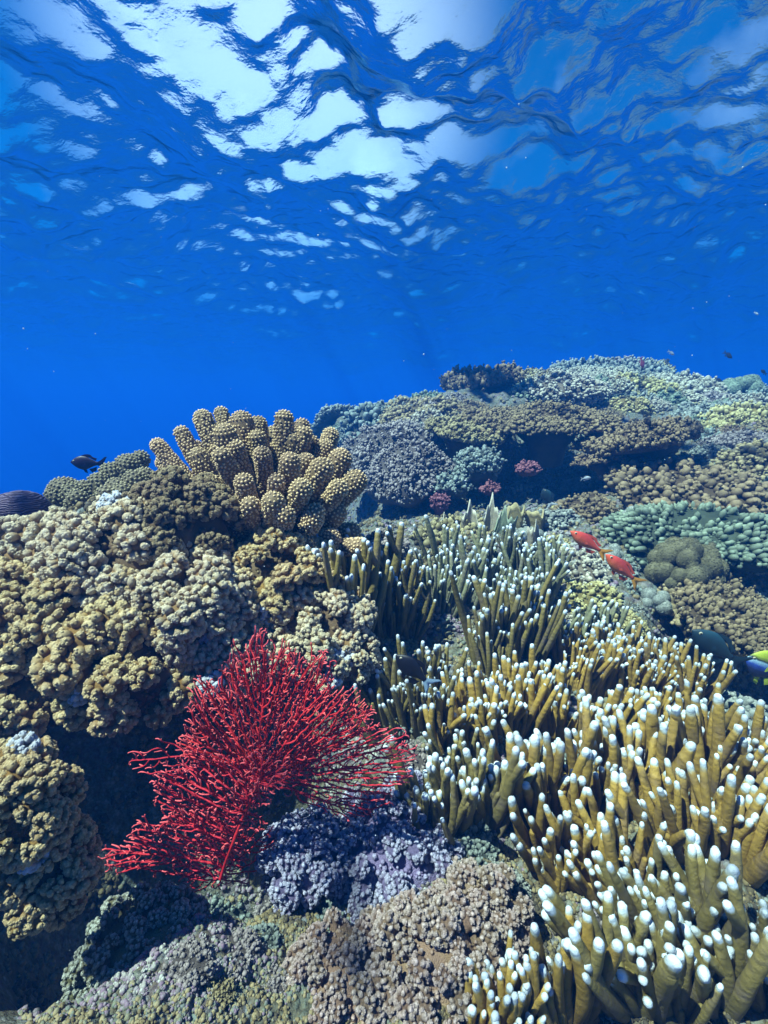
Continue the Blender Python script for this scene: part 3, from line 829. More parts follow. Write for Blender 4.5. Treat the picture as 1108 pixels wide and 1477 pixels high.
# ---- fire coral: upright fingers fused at the foot, white at the tips
def fire_mat(name, base, mid):
    k = NT(name)
    tc = k.n('ShaderNodeTexCoord').outputs['Object']
    att = k.n('ShaderNodeAttribute', attribute_name='tip').outputs['Fac']
    nz = k.noise(60.0, 4, 0.6, tc)
    a = k.math('ADD', att, k.math('MULTIPLY', k.math('SUBTRACT', nz, 0.5), 0.5))
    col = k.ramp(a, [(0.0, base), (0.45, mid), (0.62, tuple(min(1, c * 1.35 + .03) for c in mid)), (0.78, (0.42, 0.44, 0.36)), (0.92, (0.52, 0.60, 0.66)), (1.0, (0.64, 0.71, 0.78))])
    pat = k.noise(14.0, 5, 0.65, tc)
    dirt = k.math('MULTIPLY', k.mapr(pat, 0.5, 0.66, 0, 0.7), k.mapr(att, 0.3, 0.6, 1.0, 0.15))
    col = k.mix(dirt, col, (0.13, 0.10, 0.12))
    oi = k.n('ShaderNodeObjectInfo')
    hsv = k.n('ShaderNodeHueSaturation')
    k.l(k.mapr(oi.outputs['Random'], 0, 1, 0.78, 1.2), hsv.inputs['Value']); k.l(col, hsv.inputs['Color'])
    w = k.n('ShaderNodeTexWave', bands_direction='Z', i_Scale=22.0, i_Distortion=9.0, i_Detail=2.0); k.l(tc, w.inputs['Vector'])
    b = k.n('ShaderNodeBump', i_Strength=0.22, i_Distance=0.0025); k.l(w.outputs['Fac'], b.inputs['Height'])
    b2 = k.n('ShaderNodeBump', i_Strength=0.8, i_Distance=0.004); k.l(k.noise(150.0, 5, 0.75, tc), b2.inputs['Height']); k.l(b.outputs[0], b2.inputs['Normal'])
    p = k.n('ShaderNodeBsdfPrincipled', i_Roughness=0.6); p.inputs['Specular IOR Level'].default_value = 0.25
    k.l(hsv.outputs[0], p.inputs['Base Color']); k.l(b2.outputs[0], p.inputs['Normal']); k.l(p.outputs[0], k.out.inputs[0])
    return k.m
M_FIRE = fire_mat('fire coral mustard', (0.09, 0.055, 0.022), (0.37, 0.235, 0.045))
M_FIREB = fire_mat('fire coral olive', (0.06, 0.05, 0.024), (0.22, 0.17, 0.05))
M_FIREG = fire_mat('fire coral grey green', (0.06, 0.065, 0.04), (0.20, 0.20, 0.11))

def blade_mesh(seed, mat, n, H, r, spread=0.5, fork=0.6, lobes=True):
    """one blade: a row of fingers fused at the foot; x is the blade's plane, z is up. tips whiten over the last centimetres"""
    rg = np.random.default_rng(seed)
    mb = MB()
    def stick(p0, d, L, r1, r2):
        k = 9; f = np.linspace(0, 1, k)
        bend = rg.normal(size=3) * L * 0.07; bend[2] = 0
        P = p0 + d * L * f[:, None] + bend * np.sin(f * math.pi)[:, None] * 0.6 + np.array([0, 0, 1]) * 0.10 * L * f[:, None] ** 2
        R = r1 + (r2 - r1) * f; R = R * (1 + 0.07 * rg.normal(size=k).clip(-1.5, 1.5))
        R[-1] = r2 * 0.74; R[-2] *= 0.93
        return P, R
    for i in range(n):
        x = (i - (n - 1) / 2) * r * 1.38
        d = LOCALN([x / (n * r) * spread + rg.normal() * 0.07, rg.normal() * 0.10, 1])
        L = H * rg.uniform(0.62, 1.0)
        P, R = stick(np.array([x * 0.9, rg.normal() * r * 0.3, 0]), d, L, r * rg.uniform(1.0, 1.25), r * rg.uniform(0.72, 0.9))
        dist = np.linalg.norm(P - P[-1], axis=1)
        wl = rg.uniform(0.6, 1.4) * r
        # dense rings near the tip so that the white ends sharply
        Ls = np.concatenate([np.linspace(0, 1, 8)[:-1], [1 - 2.4 * r / L, 1 - 1.6 * r / L, 1 - 1.1 * r / L, 1 - 0.6 * r / L, 1 - 0.25 * r / L, 1.0]])
        Ls = np.sort(np.clip(Ls, 0, 1)); fr = np.linspace(0, 1, len(P))
        P = np.stack([np.interp(Ls, fr, P[:, q]) for q in range(3)], -1); R = np.interp(Ls, fr, R)
        dd = (1 - Ls) * L
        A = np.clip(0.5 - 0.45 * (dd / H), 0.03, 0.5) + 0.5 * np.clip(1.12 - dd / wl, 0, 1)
        tube(mb, P, R, 12, A, flat=rg.uniform(0.8, 1.2), rough=0.06, rng=rg)
        if rg.random() < fork:
            j = rg.integers(3, 7)
            s = rg.choice([-1, 1])
            d2 = LOCALN([s * rg.uniform(0.3, 0.6), rg.normal() * 0.3, 1])
            L2 = min(L * (1 - Ls[j]) * rg.uniform(0.7, 1.0), H * 0.45)
            if L2 > 2.5 * r:
                k = 8; f = np.array([0, .2, .4, .6, .75, .86, .94, 1.0])
                P2 = P[j] + d2 * L2 * f[:, None] + np.array([-s * 0.10, 0, 0.08]) * L2 * f[:, None] ** 2
                R2 = np.linspace(r * 0.85, r * 0.6, k)
                dd = (1 - f) * L2
                A2 = np.clip(min(A[j], .35) + 0.15 * f, 0, 0.5) + 0.5 * np.clip(1.12 - dd / wl, 0, 1)
                tube(mb, P2, R2, 9, A2, rough=0.03, rng=rg)
    # the web that joins neighbouring fingers low down
    for i in range(n - 1):
        x = (i + 0.5 - (n - 1) / 2) * r * 1.38
        L = H * rg.uniform(0.25, 0.6); d = LOCALN([x / (n * r) * spread, rg.normal() * 0.05, 1])
        f = np.linspace(0, 1, 6)
        tube(mb, np.array([x * 0.9, 0, 0]) + d * L * f[:, None], r * (0.95 - 0.35 * f), 9, np.clip(0.1 + 0.3 * f, 0, 1), rough=0.06, rng=rg)
    # fused foot
    w = n * r * 0.85
    V, T = ICO[2]
    mb.add(V * np.array([w, r * 1.5, H * 0.16]) + np.array([0, 0, -H * 0.02]), T=T, A=0.02)
    return mb.mesh('blade', mat)
BLADES = {}
def blades(mat, H, r, n, k=6, **kw):
    key = (mat.name, round(H, 3), round(r, 4), n)
    if key not in BLADES: BLADES[key] = [blade_mesh(1000 + 31 * i + len(BLADES) * 7, mat, n + (i % 3) - 1, H, r, **kw) for i in range(k)]
    return BLADES[key]
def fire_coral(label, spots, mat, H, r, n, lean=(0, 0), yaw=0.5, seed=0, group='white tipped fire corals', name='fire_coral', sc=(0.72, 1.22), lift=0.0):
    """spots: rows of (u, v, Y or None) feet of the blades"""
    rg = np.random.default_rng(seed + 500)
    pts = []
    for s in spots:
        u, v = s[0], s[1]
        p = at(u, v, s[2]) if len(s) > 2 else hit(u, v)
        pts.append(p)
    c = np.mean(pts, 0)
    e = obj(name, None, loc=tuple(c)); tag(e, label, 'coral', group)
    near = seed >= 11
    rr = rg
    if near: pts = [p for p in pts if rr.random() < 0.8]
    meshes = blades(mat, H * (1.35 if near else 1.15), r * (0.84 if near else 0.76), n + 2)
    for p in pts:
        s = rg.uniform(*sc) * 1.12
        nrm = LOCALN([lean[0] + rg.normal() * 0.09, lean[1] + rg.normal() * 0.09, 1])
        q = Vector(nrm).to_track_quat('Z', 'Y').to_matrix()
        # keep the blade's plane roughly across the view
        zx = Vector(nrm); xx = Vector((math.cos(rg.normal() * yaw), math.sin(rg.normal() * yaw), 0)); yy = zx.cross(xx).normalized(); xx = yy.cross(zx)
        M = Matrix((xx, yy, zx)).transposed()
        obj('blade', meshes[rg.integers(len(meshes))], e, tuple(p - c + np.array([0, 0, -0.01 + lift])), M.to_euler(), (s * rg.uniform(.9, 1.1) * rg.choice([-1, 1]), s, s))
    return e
def row(u0, v0, u1, v1, n, ju=10, jv=8, seed=0, Y0=None, Y1=None):
    rg = np.random.default_rng(seed + 77)
    out = []
    n = int(n * 1.9)
    for i in range(n):
        f = (i + 0.5) / n
        u = u0 + (u1 - u0) * f + rg.normal() * ju; v = v0 + (v1 - v0) * f + rg.normal() * jv
        out.append((u, v))
    return out
# middle distance
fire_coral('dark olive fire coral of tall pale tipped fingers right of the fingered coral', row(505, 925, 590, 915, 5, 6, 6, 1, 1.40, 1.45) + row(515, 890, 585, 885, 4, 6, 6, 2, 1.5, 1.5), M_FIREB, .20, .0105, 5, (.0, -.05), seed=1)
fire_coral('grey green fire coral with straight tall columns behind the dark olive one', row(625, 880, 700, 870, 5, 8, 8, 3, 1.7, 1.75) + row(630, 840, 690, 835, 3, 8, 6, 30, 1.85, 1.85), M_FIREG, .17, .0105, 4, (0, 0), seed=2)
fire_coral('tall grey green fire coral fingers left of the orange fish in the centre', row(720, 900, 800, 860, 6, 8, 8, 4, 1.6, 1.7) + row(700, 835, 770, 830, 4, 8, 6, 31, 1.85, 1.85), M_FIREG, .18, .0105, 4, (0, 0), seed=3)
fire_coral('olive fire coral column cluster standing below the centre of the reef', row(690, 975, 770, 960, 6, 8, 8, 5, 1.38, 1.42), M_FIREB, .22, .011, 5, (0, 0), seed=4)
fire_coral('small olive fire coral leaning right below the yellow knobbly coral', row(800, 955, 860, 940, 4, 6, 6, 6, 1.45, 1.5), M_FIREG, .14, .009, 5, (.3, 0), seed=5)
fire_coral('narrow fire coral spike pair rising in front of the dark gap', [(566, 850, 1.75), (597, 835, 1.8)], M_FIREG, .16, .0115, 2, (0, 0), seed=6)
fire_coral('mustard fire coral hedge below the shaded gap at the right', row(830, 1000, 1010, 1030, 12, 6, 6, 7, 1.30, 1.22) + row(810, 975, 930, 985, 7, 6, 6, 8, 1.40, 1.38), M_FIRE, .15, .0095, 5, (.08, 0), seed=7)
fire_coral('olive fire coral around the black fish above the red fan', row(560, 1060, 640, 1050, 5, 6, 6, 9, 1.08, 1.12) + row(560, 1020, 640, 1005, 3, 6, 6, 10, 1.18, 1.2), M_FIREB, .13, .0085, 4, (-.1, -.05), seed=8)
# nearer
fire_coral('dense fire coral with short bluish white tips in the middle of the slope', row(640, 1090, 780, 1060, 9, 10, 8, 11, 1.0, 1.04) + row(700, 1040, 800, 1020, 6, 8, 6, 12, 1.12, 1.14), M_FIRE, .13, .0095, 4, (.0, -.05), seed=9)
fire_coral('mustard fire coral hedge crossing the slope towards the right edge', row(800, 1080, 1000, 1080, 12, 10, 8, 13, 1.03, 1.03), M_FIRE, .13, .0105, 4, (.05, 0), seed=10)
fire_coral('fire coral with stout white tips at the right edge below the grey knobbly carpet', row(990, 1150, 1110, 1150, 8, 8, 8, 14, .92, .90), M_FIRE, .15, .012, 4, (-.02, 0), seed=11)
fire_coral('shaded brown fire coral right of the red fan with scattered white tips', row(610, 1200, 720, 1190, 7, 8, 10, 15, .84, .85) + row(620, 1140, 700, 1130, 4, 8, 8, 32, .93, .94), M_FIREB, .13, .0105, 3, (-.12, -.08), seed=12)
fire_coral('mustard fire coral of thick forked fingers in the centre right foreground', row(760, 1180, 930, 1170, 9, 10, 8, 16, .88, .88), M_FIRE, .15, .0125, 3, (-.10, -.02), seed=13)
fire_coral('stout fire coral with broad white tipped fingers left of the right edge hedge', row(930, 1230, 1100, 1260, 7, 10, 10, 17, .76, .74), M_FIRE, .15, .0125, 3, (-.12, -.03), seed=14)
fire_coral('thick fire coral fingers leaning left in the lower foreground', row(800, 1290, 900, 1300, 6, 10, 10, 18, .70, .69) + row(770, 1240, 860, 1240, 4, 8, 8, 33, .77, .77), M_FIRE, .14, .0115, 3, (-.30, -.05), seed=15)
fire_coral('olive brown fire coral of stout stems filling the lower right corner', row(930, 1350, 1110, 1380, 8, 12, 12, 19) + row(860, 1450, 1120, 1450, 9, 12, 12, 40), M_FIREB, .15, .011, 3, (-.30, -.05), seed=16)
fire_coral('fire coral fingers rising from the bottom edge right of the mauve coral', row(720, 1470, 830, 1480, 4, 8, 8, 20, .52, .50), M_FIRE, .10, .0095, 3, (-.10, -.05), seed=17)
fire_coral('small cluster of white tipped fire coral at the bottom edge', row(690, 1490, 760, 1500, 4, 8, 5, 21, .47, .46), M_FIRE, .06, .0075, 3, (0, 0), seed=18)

# ================================================================ corals further back
def knob_coral_mesh(seed, kind, mat, nk, kr, h=0.6):
    """unit-radius colony: 'table' overhangs its foot, 'mound' is a dome, 'carpet' has pointed nubs, 'boulder' is made of big lumps"""
    rg = np.random.default_rng(seed)
    mb = MB()
    def warp(D):
        an = np.arctan2(D[:, 1], D[:, 0])
        return 1 + 0.13 * np.sin(an * 2 + seed) + 0.10 * np.sin(an * 3 + seed * 2) + 0.06 * np.sin(an * 5 + seed) + 0.1 * np.sin(D[:, 2] * 4 + seed)
    V, T = ICO[3]
    if kind == 'boulder':
        for i in range(nk):
            d = fib_dome(nk, -0.1, 0.4, rg)[i]
            p = d * np.array([0.72, 0.72, 0.75 * h]); r = kr * rg.uniform(0.7, 1.25)
            W = V * (1 + 0.03 * np.sin(V[:, 2:3] * 22 + 3 * np.sin(V[:, 0:1] * 4)))
            mb.add(W * np.array([r, r, r * 1.15]) + p, T=T, A=np.clip(0.45 + 0.35 * V[:, 2], 0, 1))
            kk = 230; Dv = fib_dome(kk, -0.2, 0.3, rg)
            blobs(mb, Dv * np.array([r, r, r * 1.15]) + p, Dv, r * rg.uniform(0.045, 0.085, kk), 1, 0.8, A=rg.uniform(0.5, 1.0, kk), A0=0.3)
        mb.add(V * np.array([0.7, 0.7, 0.5 * h]), T=T, A=0)
        return mb.mesh('coral', mat, )
    zmin = {'table': -0.05, 'mound': -0.15, 'carpet': -0.05}[kind]
    D = fib_dome(nk, zmin, 0.5, rg)
    if kind == 'table':
        P = D * np.array([1, 1, h * 0.42]); P[:, 2] += 0.05 * np.sin(P[:, 0] * 6 + seed) * np.cos(P[:, 1] * 5)
        N = D * np.array([0.5, 0.5, 1.0]) + np.array([0, 0, 0.35])
        core = V * np.array([0.97, 0.97, h * 0.37]); core[:, 2] = np.where(V[:, 2] < 0, V[:, 2] * 0.10, core[:, 2])
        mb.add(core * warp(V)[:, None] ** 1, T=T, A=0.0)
        st = np.array([[0, 0.1, -0.9], [0, 0.05, -0.5], [0, 0, -0.05]])
        tube(mb, st, [0.3, 0.35, 0.7], 14, [0, 0, 0], cap=False, rough=0.08, rng=rg)
    else:
        P = D * np.array([1, 1, h]); N = D + np.array([0, 0, 0.3])
        core = V * np.array([0.97, 0.97, h * 0.97])
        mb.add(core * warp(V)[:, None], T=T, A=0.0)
    P = P * warp(D)[:, None]
    # small clusters rather than an even cover
    P = P + rg.normal(size=P.shape) * kr * 0.35
    r = kr * rg.uniform(0.65, 1.3, nk)
    N = N + rg.normal(size=N.shape) * 0.22
    stretch = 1.9 if kind == 'carpet' else 1.35
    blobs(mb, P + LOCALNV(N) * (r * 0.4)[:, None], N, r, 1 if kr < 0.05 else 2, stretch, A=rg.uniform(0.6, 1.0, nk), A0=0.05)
    k2 = int(nk * 1.6)
    D2_ = fib_dome(k2, zmin, 0.8, rg); P2 = D2_ * (np.array([1, 1, h * 0.40]) if kind == 'table' else np.array([1, 1, h])) * warp(D2_)[:, None]
    blobs(mb, P2 * 0.99, D2_, kr * rg.uniform(0.3, 0.75, k2), 1, 1.2, A=rg.uniform(0.25, 0.7, k2), A0=0.0)
    if kind != 'carpet':
        for q in range(2):
            off = rg.normal(size=P.shape) * (r * 0.6)[:, None]
            blobs(mb, P + LOCALNV(N) * (r * 1.1)[:, None] + off, N, r * 0.5, 1, 1.1, A=rg.uniform(0.7, 1.0, nk), A0=0.4)
    return mb.mesh('coral', mat)
def LOCALNV(N): return N / np.linalg.norm(N, axis=1, keepdims=True)
def km(name, b, t, **kw):
    a = dict(cell=180, var=0.3, bump=0.5, t0=0.15, t1=0.9, dirt=0.45); a.update(kw)
    return coral_mat(name, b, t, **a)
KM = {
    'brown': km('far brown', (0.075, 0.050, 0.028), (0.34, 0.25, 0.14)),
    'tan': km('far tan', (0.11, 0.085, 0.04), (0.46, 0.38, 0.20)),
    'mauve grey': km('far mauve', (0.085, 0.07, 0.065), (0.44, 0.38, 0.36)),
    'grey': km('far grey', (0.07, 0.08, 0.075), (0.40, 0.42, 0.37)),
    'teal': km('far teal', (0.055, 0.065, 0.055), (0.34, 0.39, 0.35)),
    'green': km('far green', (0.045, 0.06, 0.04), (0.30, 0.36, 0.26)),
    'yellow': km('far yellow', (0.20, 0.15, 0.05), (0.62, 0.54, 0.26)),
    'cream': km('far cream', (0.16, 0.13, 0.09), (0.62, 0.58, 0.46)),
    'boulder brown': km('boulder brown', (0.085, 0.075, 0.04), (0.20, 0.18, 0.10), bump=0.5, cell=200),
    'pink': km('far pink', (0.12, 0.04, 0.05), (0.36, 0.15, 0.18)),
}
KMESH = {}
def kmesh(kind, col, nk, kr, h, k=2):
    key = (kind, col, nk, kr, h)
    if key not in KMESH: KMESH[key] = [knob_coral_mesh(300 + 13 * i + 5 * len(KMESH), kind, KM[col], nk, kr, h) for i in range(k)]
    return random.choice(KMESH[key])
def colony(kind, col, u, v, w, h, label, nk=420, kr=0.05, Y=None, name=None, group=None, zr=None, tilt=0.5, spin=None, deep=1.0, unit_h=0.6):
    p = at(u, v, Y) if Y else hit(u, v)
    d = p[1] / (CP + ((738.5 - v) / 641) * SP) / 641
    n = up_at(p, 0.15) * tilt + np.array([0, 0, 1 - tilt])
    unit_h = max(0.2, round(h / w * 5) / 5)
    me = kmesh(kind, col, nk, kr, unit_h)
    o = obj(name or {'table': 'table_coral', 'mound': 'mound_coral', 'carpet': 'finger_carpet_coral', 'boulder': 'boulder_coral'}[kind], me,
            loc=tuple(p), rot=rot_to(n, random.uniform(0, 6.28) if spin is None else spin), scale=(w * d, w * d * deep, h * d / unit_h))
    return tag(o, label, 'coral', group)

# -- landmarks of the back reef, as the photo shows them, plus one added shelf
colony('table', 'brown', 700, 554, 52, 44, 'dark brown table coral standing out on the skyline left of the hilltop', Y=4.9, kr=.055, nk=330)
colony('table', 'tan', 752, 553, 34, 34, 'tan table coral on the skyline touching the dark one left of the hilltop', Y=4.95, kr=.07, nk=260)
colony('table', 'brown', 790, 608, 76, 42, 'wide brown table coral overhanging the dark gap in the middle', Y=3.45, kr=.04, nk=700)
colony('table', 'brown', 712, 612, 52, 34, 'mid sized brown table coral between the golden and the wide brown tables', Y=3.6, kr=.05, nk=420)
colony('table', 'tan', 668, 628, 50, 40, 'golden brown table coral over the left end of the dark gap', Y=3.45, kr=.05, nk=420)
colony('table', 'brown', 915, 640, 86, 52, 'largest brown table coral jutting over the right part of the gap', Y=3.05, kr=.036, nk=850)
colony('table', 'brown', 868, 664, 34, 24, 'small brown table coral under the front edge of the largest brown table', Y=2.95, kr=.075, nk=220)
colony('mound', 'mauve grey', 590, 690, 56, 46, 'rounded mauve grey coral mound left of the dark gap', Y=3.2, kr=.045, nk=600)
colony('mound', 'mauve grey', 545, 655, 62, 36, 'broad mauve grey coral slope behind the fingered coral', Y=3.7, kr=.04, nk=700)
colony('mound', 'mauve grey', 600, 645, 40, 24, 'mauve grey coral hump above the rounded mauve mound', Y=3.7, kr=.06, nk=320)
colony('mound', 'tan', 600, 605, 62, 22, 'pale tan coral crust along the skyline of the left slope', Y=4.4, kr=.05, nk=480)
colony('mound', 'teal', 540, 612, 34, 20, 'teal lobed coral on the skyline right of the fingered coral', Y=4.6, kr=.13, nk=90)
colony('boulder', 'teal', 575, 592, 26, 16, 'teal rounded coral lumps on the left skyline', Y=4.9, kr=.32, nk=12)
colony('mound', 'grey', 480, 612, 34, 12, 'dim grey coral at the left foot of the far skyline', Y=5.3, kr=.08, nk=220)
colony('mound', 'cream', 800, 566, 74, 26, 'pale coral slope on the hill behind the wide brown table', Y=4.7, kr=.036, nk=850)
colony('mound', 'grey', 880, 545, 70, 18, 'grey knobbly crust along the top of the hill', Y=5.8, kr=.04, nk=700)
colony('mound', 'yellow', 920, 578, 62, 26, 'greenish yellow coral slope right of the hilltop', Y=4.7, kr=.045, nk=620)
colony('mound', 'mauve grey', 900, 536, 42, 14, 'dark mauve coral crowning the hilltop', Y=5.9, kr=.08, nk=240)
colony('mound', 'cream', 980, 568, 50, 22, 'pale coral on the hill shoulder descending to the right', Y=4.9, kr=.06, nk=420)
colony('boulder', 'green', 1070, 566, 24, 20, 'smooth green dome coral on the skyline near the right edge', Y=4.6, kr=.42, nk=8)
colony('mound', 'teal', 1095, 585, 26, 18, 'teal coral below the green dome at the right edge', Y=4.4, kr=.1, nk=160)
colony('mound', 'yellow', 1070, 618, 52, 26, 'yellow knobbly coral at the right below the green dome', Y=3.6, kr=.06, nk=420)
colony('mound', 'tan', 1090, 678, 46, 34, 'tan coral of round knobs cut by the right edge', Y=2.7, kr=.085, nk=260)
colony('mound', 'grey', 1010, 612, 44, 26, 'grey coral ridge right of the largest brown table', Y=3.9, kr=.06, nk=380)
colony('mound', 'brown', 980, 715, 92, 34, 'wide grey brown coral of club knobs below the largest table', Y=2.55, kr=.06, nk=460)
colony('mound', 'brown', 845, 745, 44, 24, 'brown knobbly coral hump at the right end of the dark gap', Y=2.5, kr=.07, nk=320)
colony('mound', 'grey', 800, 765, 34, 24, 'grey green bushy coral in front of the gap beside the pale ruffles', Y=2.3, kr=.1, nk=200)
colony('carpet', 'green', 1010, 775, 105, 40, 'green coral with rows of blunt fingers at the right', Y=2.10, kr=.042, nk=620, tilt=.3, deep=.8)
colony('carpet', 'green', 935, 800, 26, 14, 'small green coral of blunt fingers at the tip of the larger one', Y=2.02, kr=.14, nk=60)
colony('boulder', 'boulder brown', 985, 822, 50, 44, 'brown boulder coral of swollen smooth lobes below the green coral', Y=1.88, kr=.24, nk=40, deep=1.1)
colony('boulder', 'boulder brown', 1020, 812, 28, 24, 'smaller brown swollen lobes at the right flank of the boulder coral', Y=1.92, kr=.36, nk=12)
colony('mound', 'tan', 1015, 880, 58, 24, 'yellowish lobed coral on the lip above the shaded gap', Y=1.75, kr=.095, nk=200)
colony('table', 'brown', 1055, 885, 74, 20, 'brown shelf coral added to shade the gap where the dark teal fish shelters', Y=1.62, kr=.05, nk=420)  # overhang added to cast shade on the lit slope below
colony('boulder', 'grey', 945, 870, 20, 16, 'small round grey coral ball left of the yellowish lip coral', Y=1.75, kr=.5, nk=6)
colony('mound', 'cream', 838, 832, 44, 26, 'cream coral dome of tight knobs beneath the orange fish', Y=1.95, kr=.075, nk=320)
colony('mound', 'yellow', 835, 874, 50, 26, 'bright yellow coral crust below the cream dome', Y=1.75, kr=.07, nk=320)
colony('mound', 'yellow', 640, 820, 34, 20, 'yellowish coral behind the straight fire coral columns', Y=2.05, kr=.1, nk=200)
colony('mound', 'grey', 1050, 1040, 70, 26, 'grey coral carpet of round knobs beneath the shaded gap', Y=1.22, kr=.085, nk=300)
colony('mound', 'tan', 660, 775, 44, 20, 'pale tan coral lumps at the edge of the drop before the gap', Y=2.2, kr=.1, nk=200)
colony('mound', 'teal', 688, 676, 28, 24, 'turquoise grey coral rock inside the dark gap', Y=3.05, kr=.1, nk=220, unit_h=.9)
colony('mound', 'teal', 655, 702, 20, 16, 'small turquoise coral at the left of the gap floor', Y=3.0, kr=.14, nk=120)
colony('mound', 'pink', 762, 678, 14, 10, 'red soft coral tuft glowing in the dark gap', Y=3.0, kr=.16, nk=80)
colony('mound', 'pink', 706, 706, 11, 9, 'small pink sponge below the turquoise rock', Y=2.95, kr=.2, nk=60)
colony('mound', 'pink', 634, 728, 12, 16, 'rose pink coral crust at the foot of the mauve mound', Y=2.95, kr=.16, nk=80)
colony('mound', 'mauve grey', 560, 790, 26, 14, 'mauve grey crust right of the fingered coral', Y=1.55, kr=.12, nk=140)
colony('mound', 'mauve grey', 605, 910, 24, 34, 'pale mauve coral between the two left fire corals', Y=1.45, kr=.13, nk=140)
colony('mound', 'mauve grey', 790, 935, 26, 14, 'mauve coral bump between fire coral columns', Y=1.5, kr=.13, nk=120)

# pale ruffled plates standing up before the gap
def ruffle(u, v, Y, w, h, label, seed, col='cream'):
    d = Y / (CP + ((738.5 - v) / 641) * SP) / 641
    rg = np.random.default_rng(seed)
    mb = MB()
    W, H = w * d, h * d
    us = np.linspace(-1, 1, 44); vs = np.linspace(0, 1, 30)
    UU, VV = np.meshgrid(us, vs, indexing='ij')
    top = 1 - 0.35 * np.abs(UU) ** 2.5 + 0.16 * np.sin(UU * 5 + seed) + 0.1 * np.sin(UU * 11 + seed)
    bx = UU * W * (0.65 + 0.35 * VV) ; bz = VV * H * 2 * top
    by = 0.35 * W * np.sin(UU * 3.2 + seed) * (0.4 + VV) + 0.02 * W * np.sin(VV * 20)
    bump = 0.06 * W * (fbm(UU * 6, VV * 6, seed, 3) - 0.5)
    th = 0.12 * W * np.sqrt(np.clip(1 - np.abs(UU) ** 6, 0, 1)) * np.sqrt(np.clip(1 - VV ** 8, 0.0, 1)) + 0.003
    A = np.clip((VV - 0.82) * 6, 0, 1) * 0.9 + 0.25 + 0.3 * fbm(UU * 8, VV * 8, seed + 3, 3)
    V1, Q1 = grid_mesh(bx, by + th + bump, bz); V2, Q2 = grid_mesh(bx, by - th - bump, bz)
    mb.add(V1, Q1, A=A.ravel()); mb.add(V2, Q2[:, ::-1], A=A.ravel())
    n, m = UU.shape
    edge = list(range(0, n * m, m))  # foot
    rim = [i * m + m - 1 for i in range(n)]
    side = [0 * m + j for j in range(m)]; side2 = [(n - 1) * m + j for j in range(m)]
    for r in (rim, side, side2):
        r = np.array(r); mb.add(np.vstack([V1[r], V2[r]]), np.stack([np.arange(len(r) - 1), np.arange(len(r) - 1) + len(r), np.arange(1, len(r)) + len(r), np.arange(1, len(r))], -1), A=np.concatenate([A.ravel()[r]] * 2))
    o = obj('ruffled_coral', mb.mesh('ruffled_coral', KM[col]), loc=tuple(at(u, v, Y)), rot=(0, 0, rg.uniform(-.4, .4)))
    tag(o, label, 'coral', 'ruffled upright corals before the gap')
ruffle(676, 775, 2.15, 14, 22, 'leftmost pale ruffled coral plate standing before the dark gap', 1)
ruffle(708, 775, 2.1, 12, 26, 'tall narrow ruffled coral second from the left before the gap', 2)
ruffle(728, 782, 2.05, 16, 22, 'pale greenish ruffled coral just left of the humped pair', 3, 'green')
ruffle(745, 765, 2.2, 15, 18, 'ruffled coral with two humps in the middle before the gap', 4, 'tan')
ruffle(775, 768, 2.2, 17, 16, 'low wavy ruffled coral at the right of the group', 5, 'tan')
ruffle(768, 800, 2.0, 10, 22, 'pale ruffled blade curling upward behind the fire coral columns', 6, 'cream')
ruffle(640, 768, 2.3, 7, 12, 'tiny pale ruffled stub left of the others', 7, 'cream')
ruffle(808, 806, 2.05, 15, 14, 'grey ruffled coral near the tail of the left orange fish', 8, 'grey')

# -- the rest of the cover: colonies scattered over the slopes
MARKS = [(540,640,'mauve grey slope'),(600,605,'pale skyline crust'),(668,628,'golden table coral'),(712,560,'dark skyline table coral'),(790,608,'wide brown table coral'),(800,566,'pale hill slope'),
         (880,540,'hilltop'),(915,640,'largest brown table coral'),(980,568,'pale hill shoulder'),(1070,566,'green dome coral'),(1070,618,'yellow knobbly coral'),(980,715,'wide club knob coral'),(1010,775,'green blunt fingered coral'),
         (985,822,'brown boulder coral'),(838,832,'cream coral dome'),(880,800,'two orange fish'),(690,690,'turquoise rock in the gap'),(1015,880,'yellowish lip coral'),(710,765,'ruffled corals'),(700,860,'grey green fire coral columns'),
         (540,870,'dark olive fire coral'),(900,960,'mustard hedge of fire coral'),(1050,1040,'grey knob carpet'),(700,1050,'dense bluish tipped fire coral'),(560,1235,'purple blue coral'),(420,1290,'foot of the red fan'),
         (850,1200,'thick forked fire coral'),(1020,1300,'shaded stems in the lower right'),(620,1390,'pinkish mauve coral'),(595,970,'black fish'),(760,1340,'leaning fire coral fingers')]
def poly_scatter(poly, n, dmin, seed):
    rg = np.random.default_rng(seed); P = np.array(poly, float); lo, hi = P.min(0), P.max(0); out = []
    for _ in range(6000):
        q = rg.uniform(lo, hi, (1, 2))
        if inside(P, q) and all((abs(q[0, 0] - o[0]) / 1.0) ** 2 + ((q[0, 1] - o[1]) / 0.55) ** 2 > dmin ** 2 for o in out): out.append(tuple(q[0]))
        if len(out) >= n: break
    return out
KEEPOUT = [(790,615,92,42),(712,618,62,38),(668,636,58,40),(920,650,104,52),(700,560,60,30),(590,690,60,46),(985,822,56,46),(1010,778,112,46),(1040,950,90,70)]
USED = {}
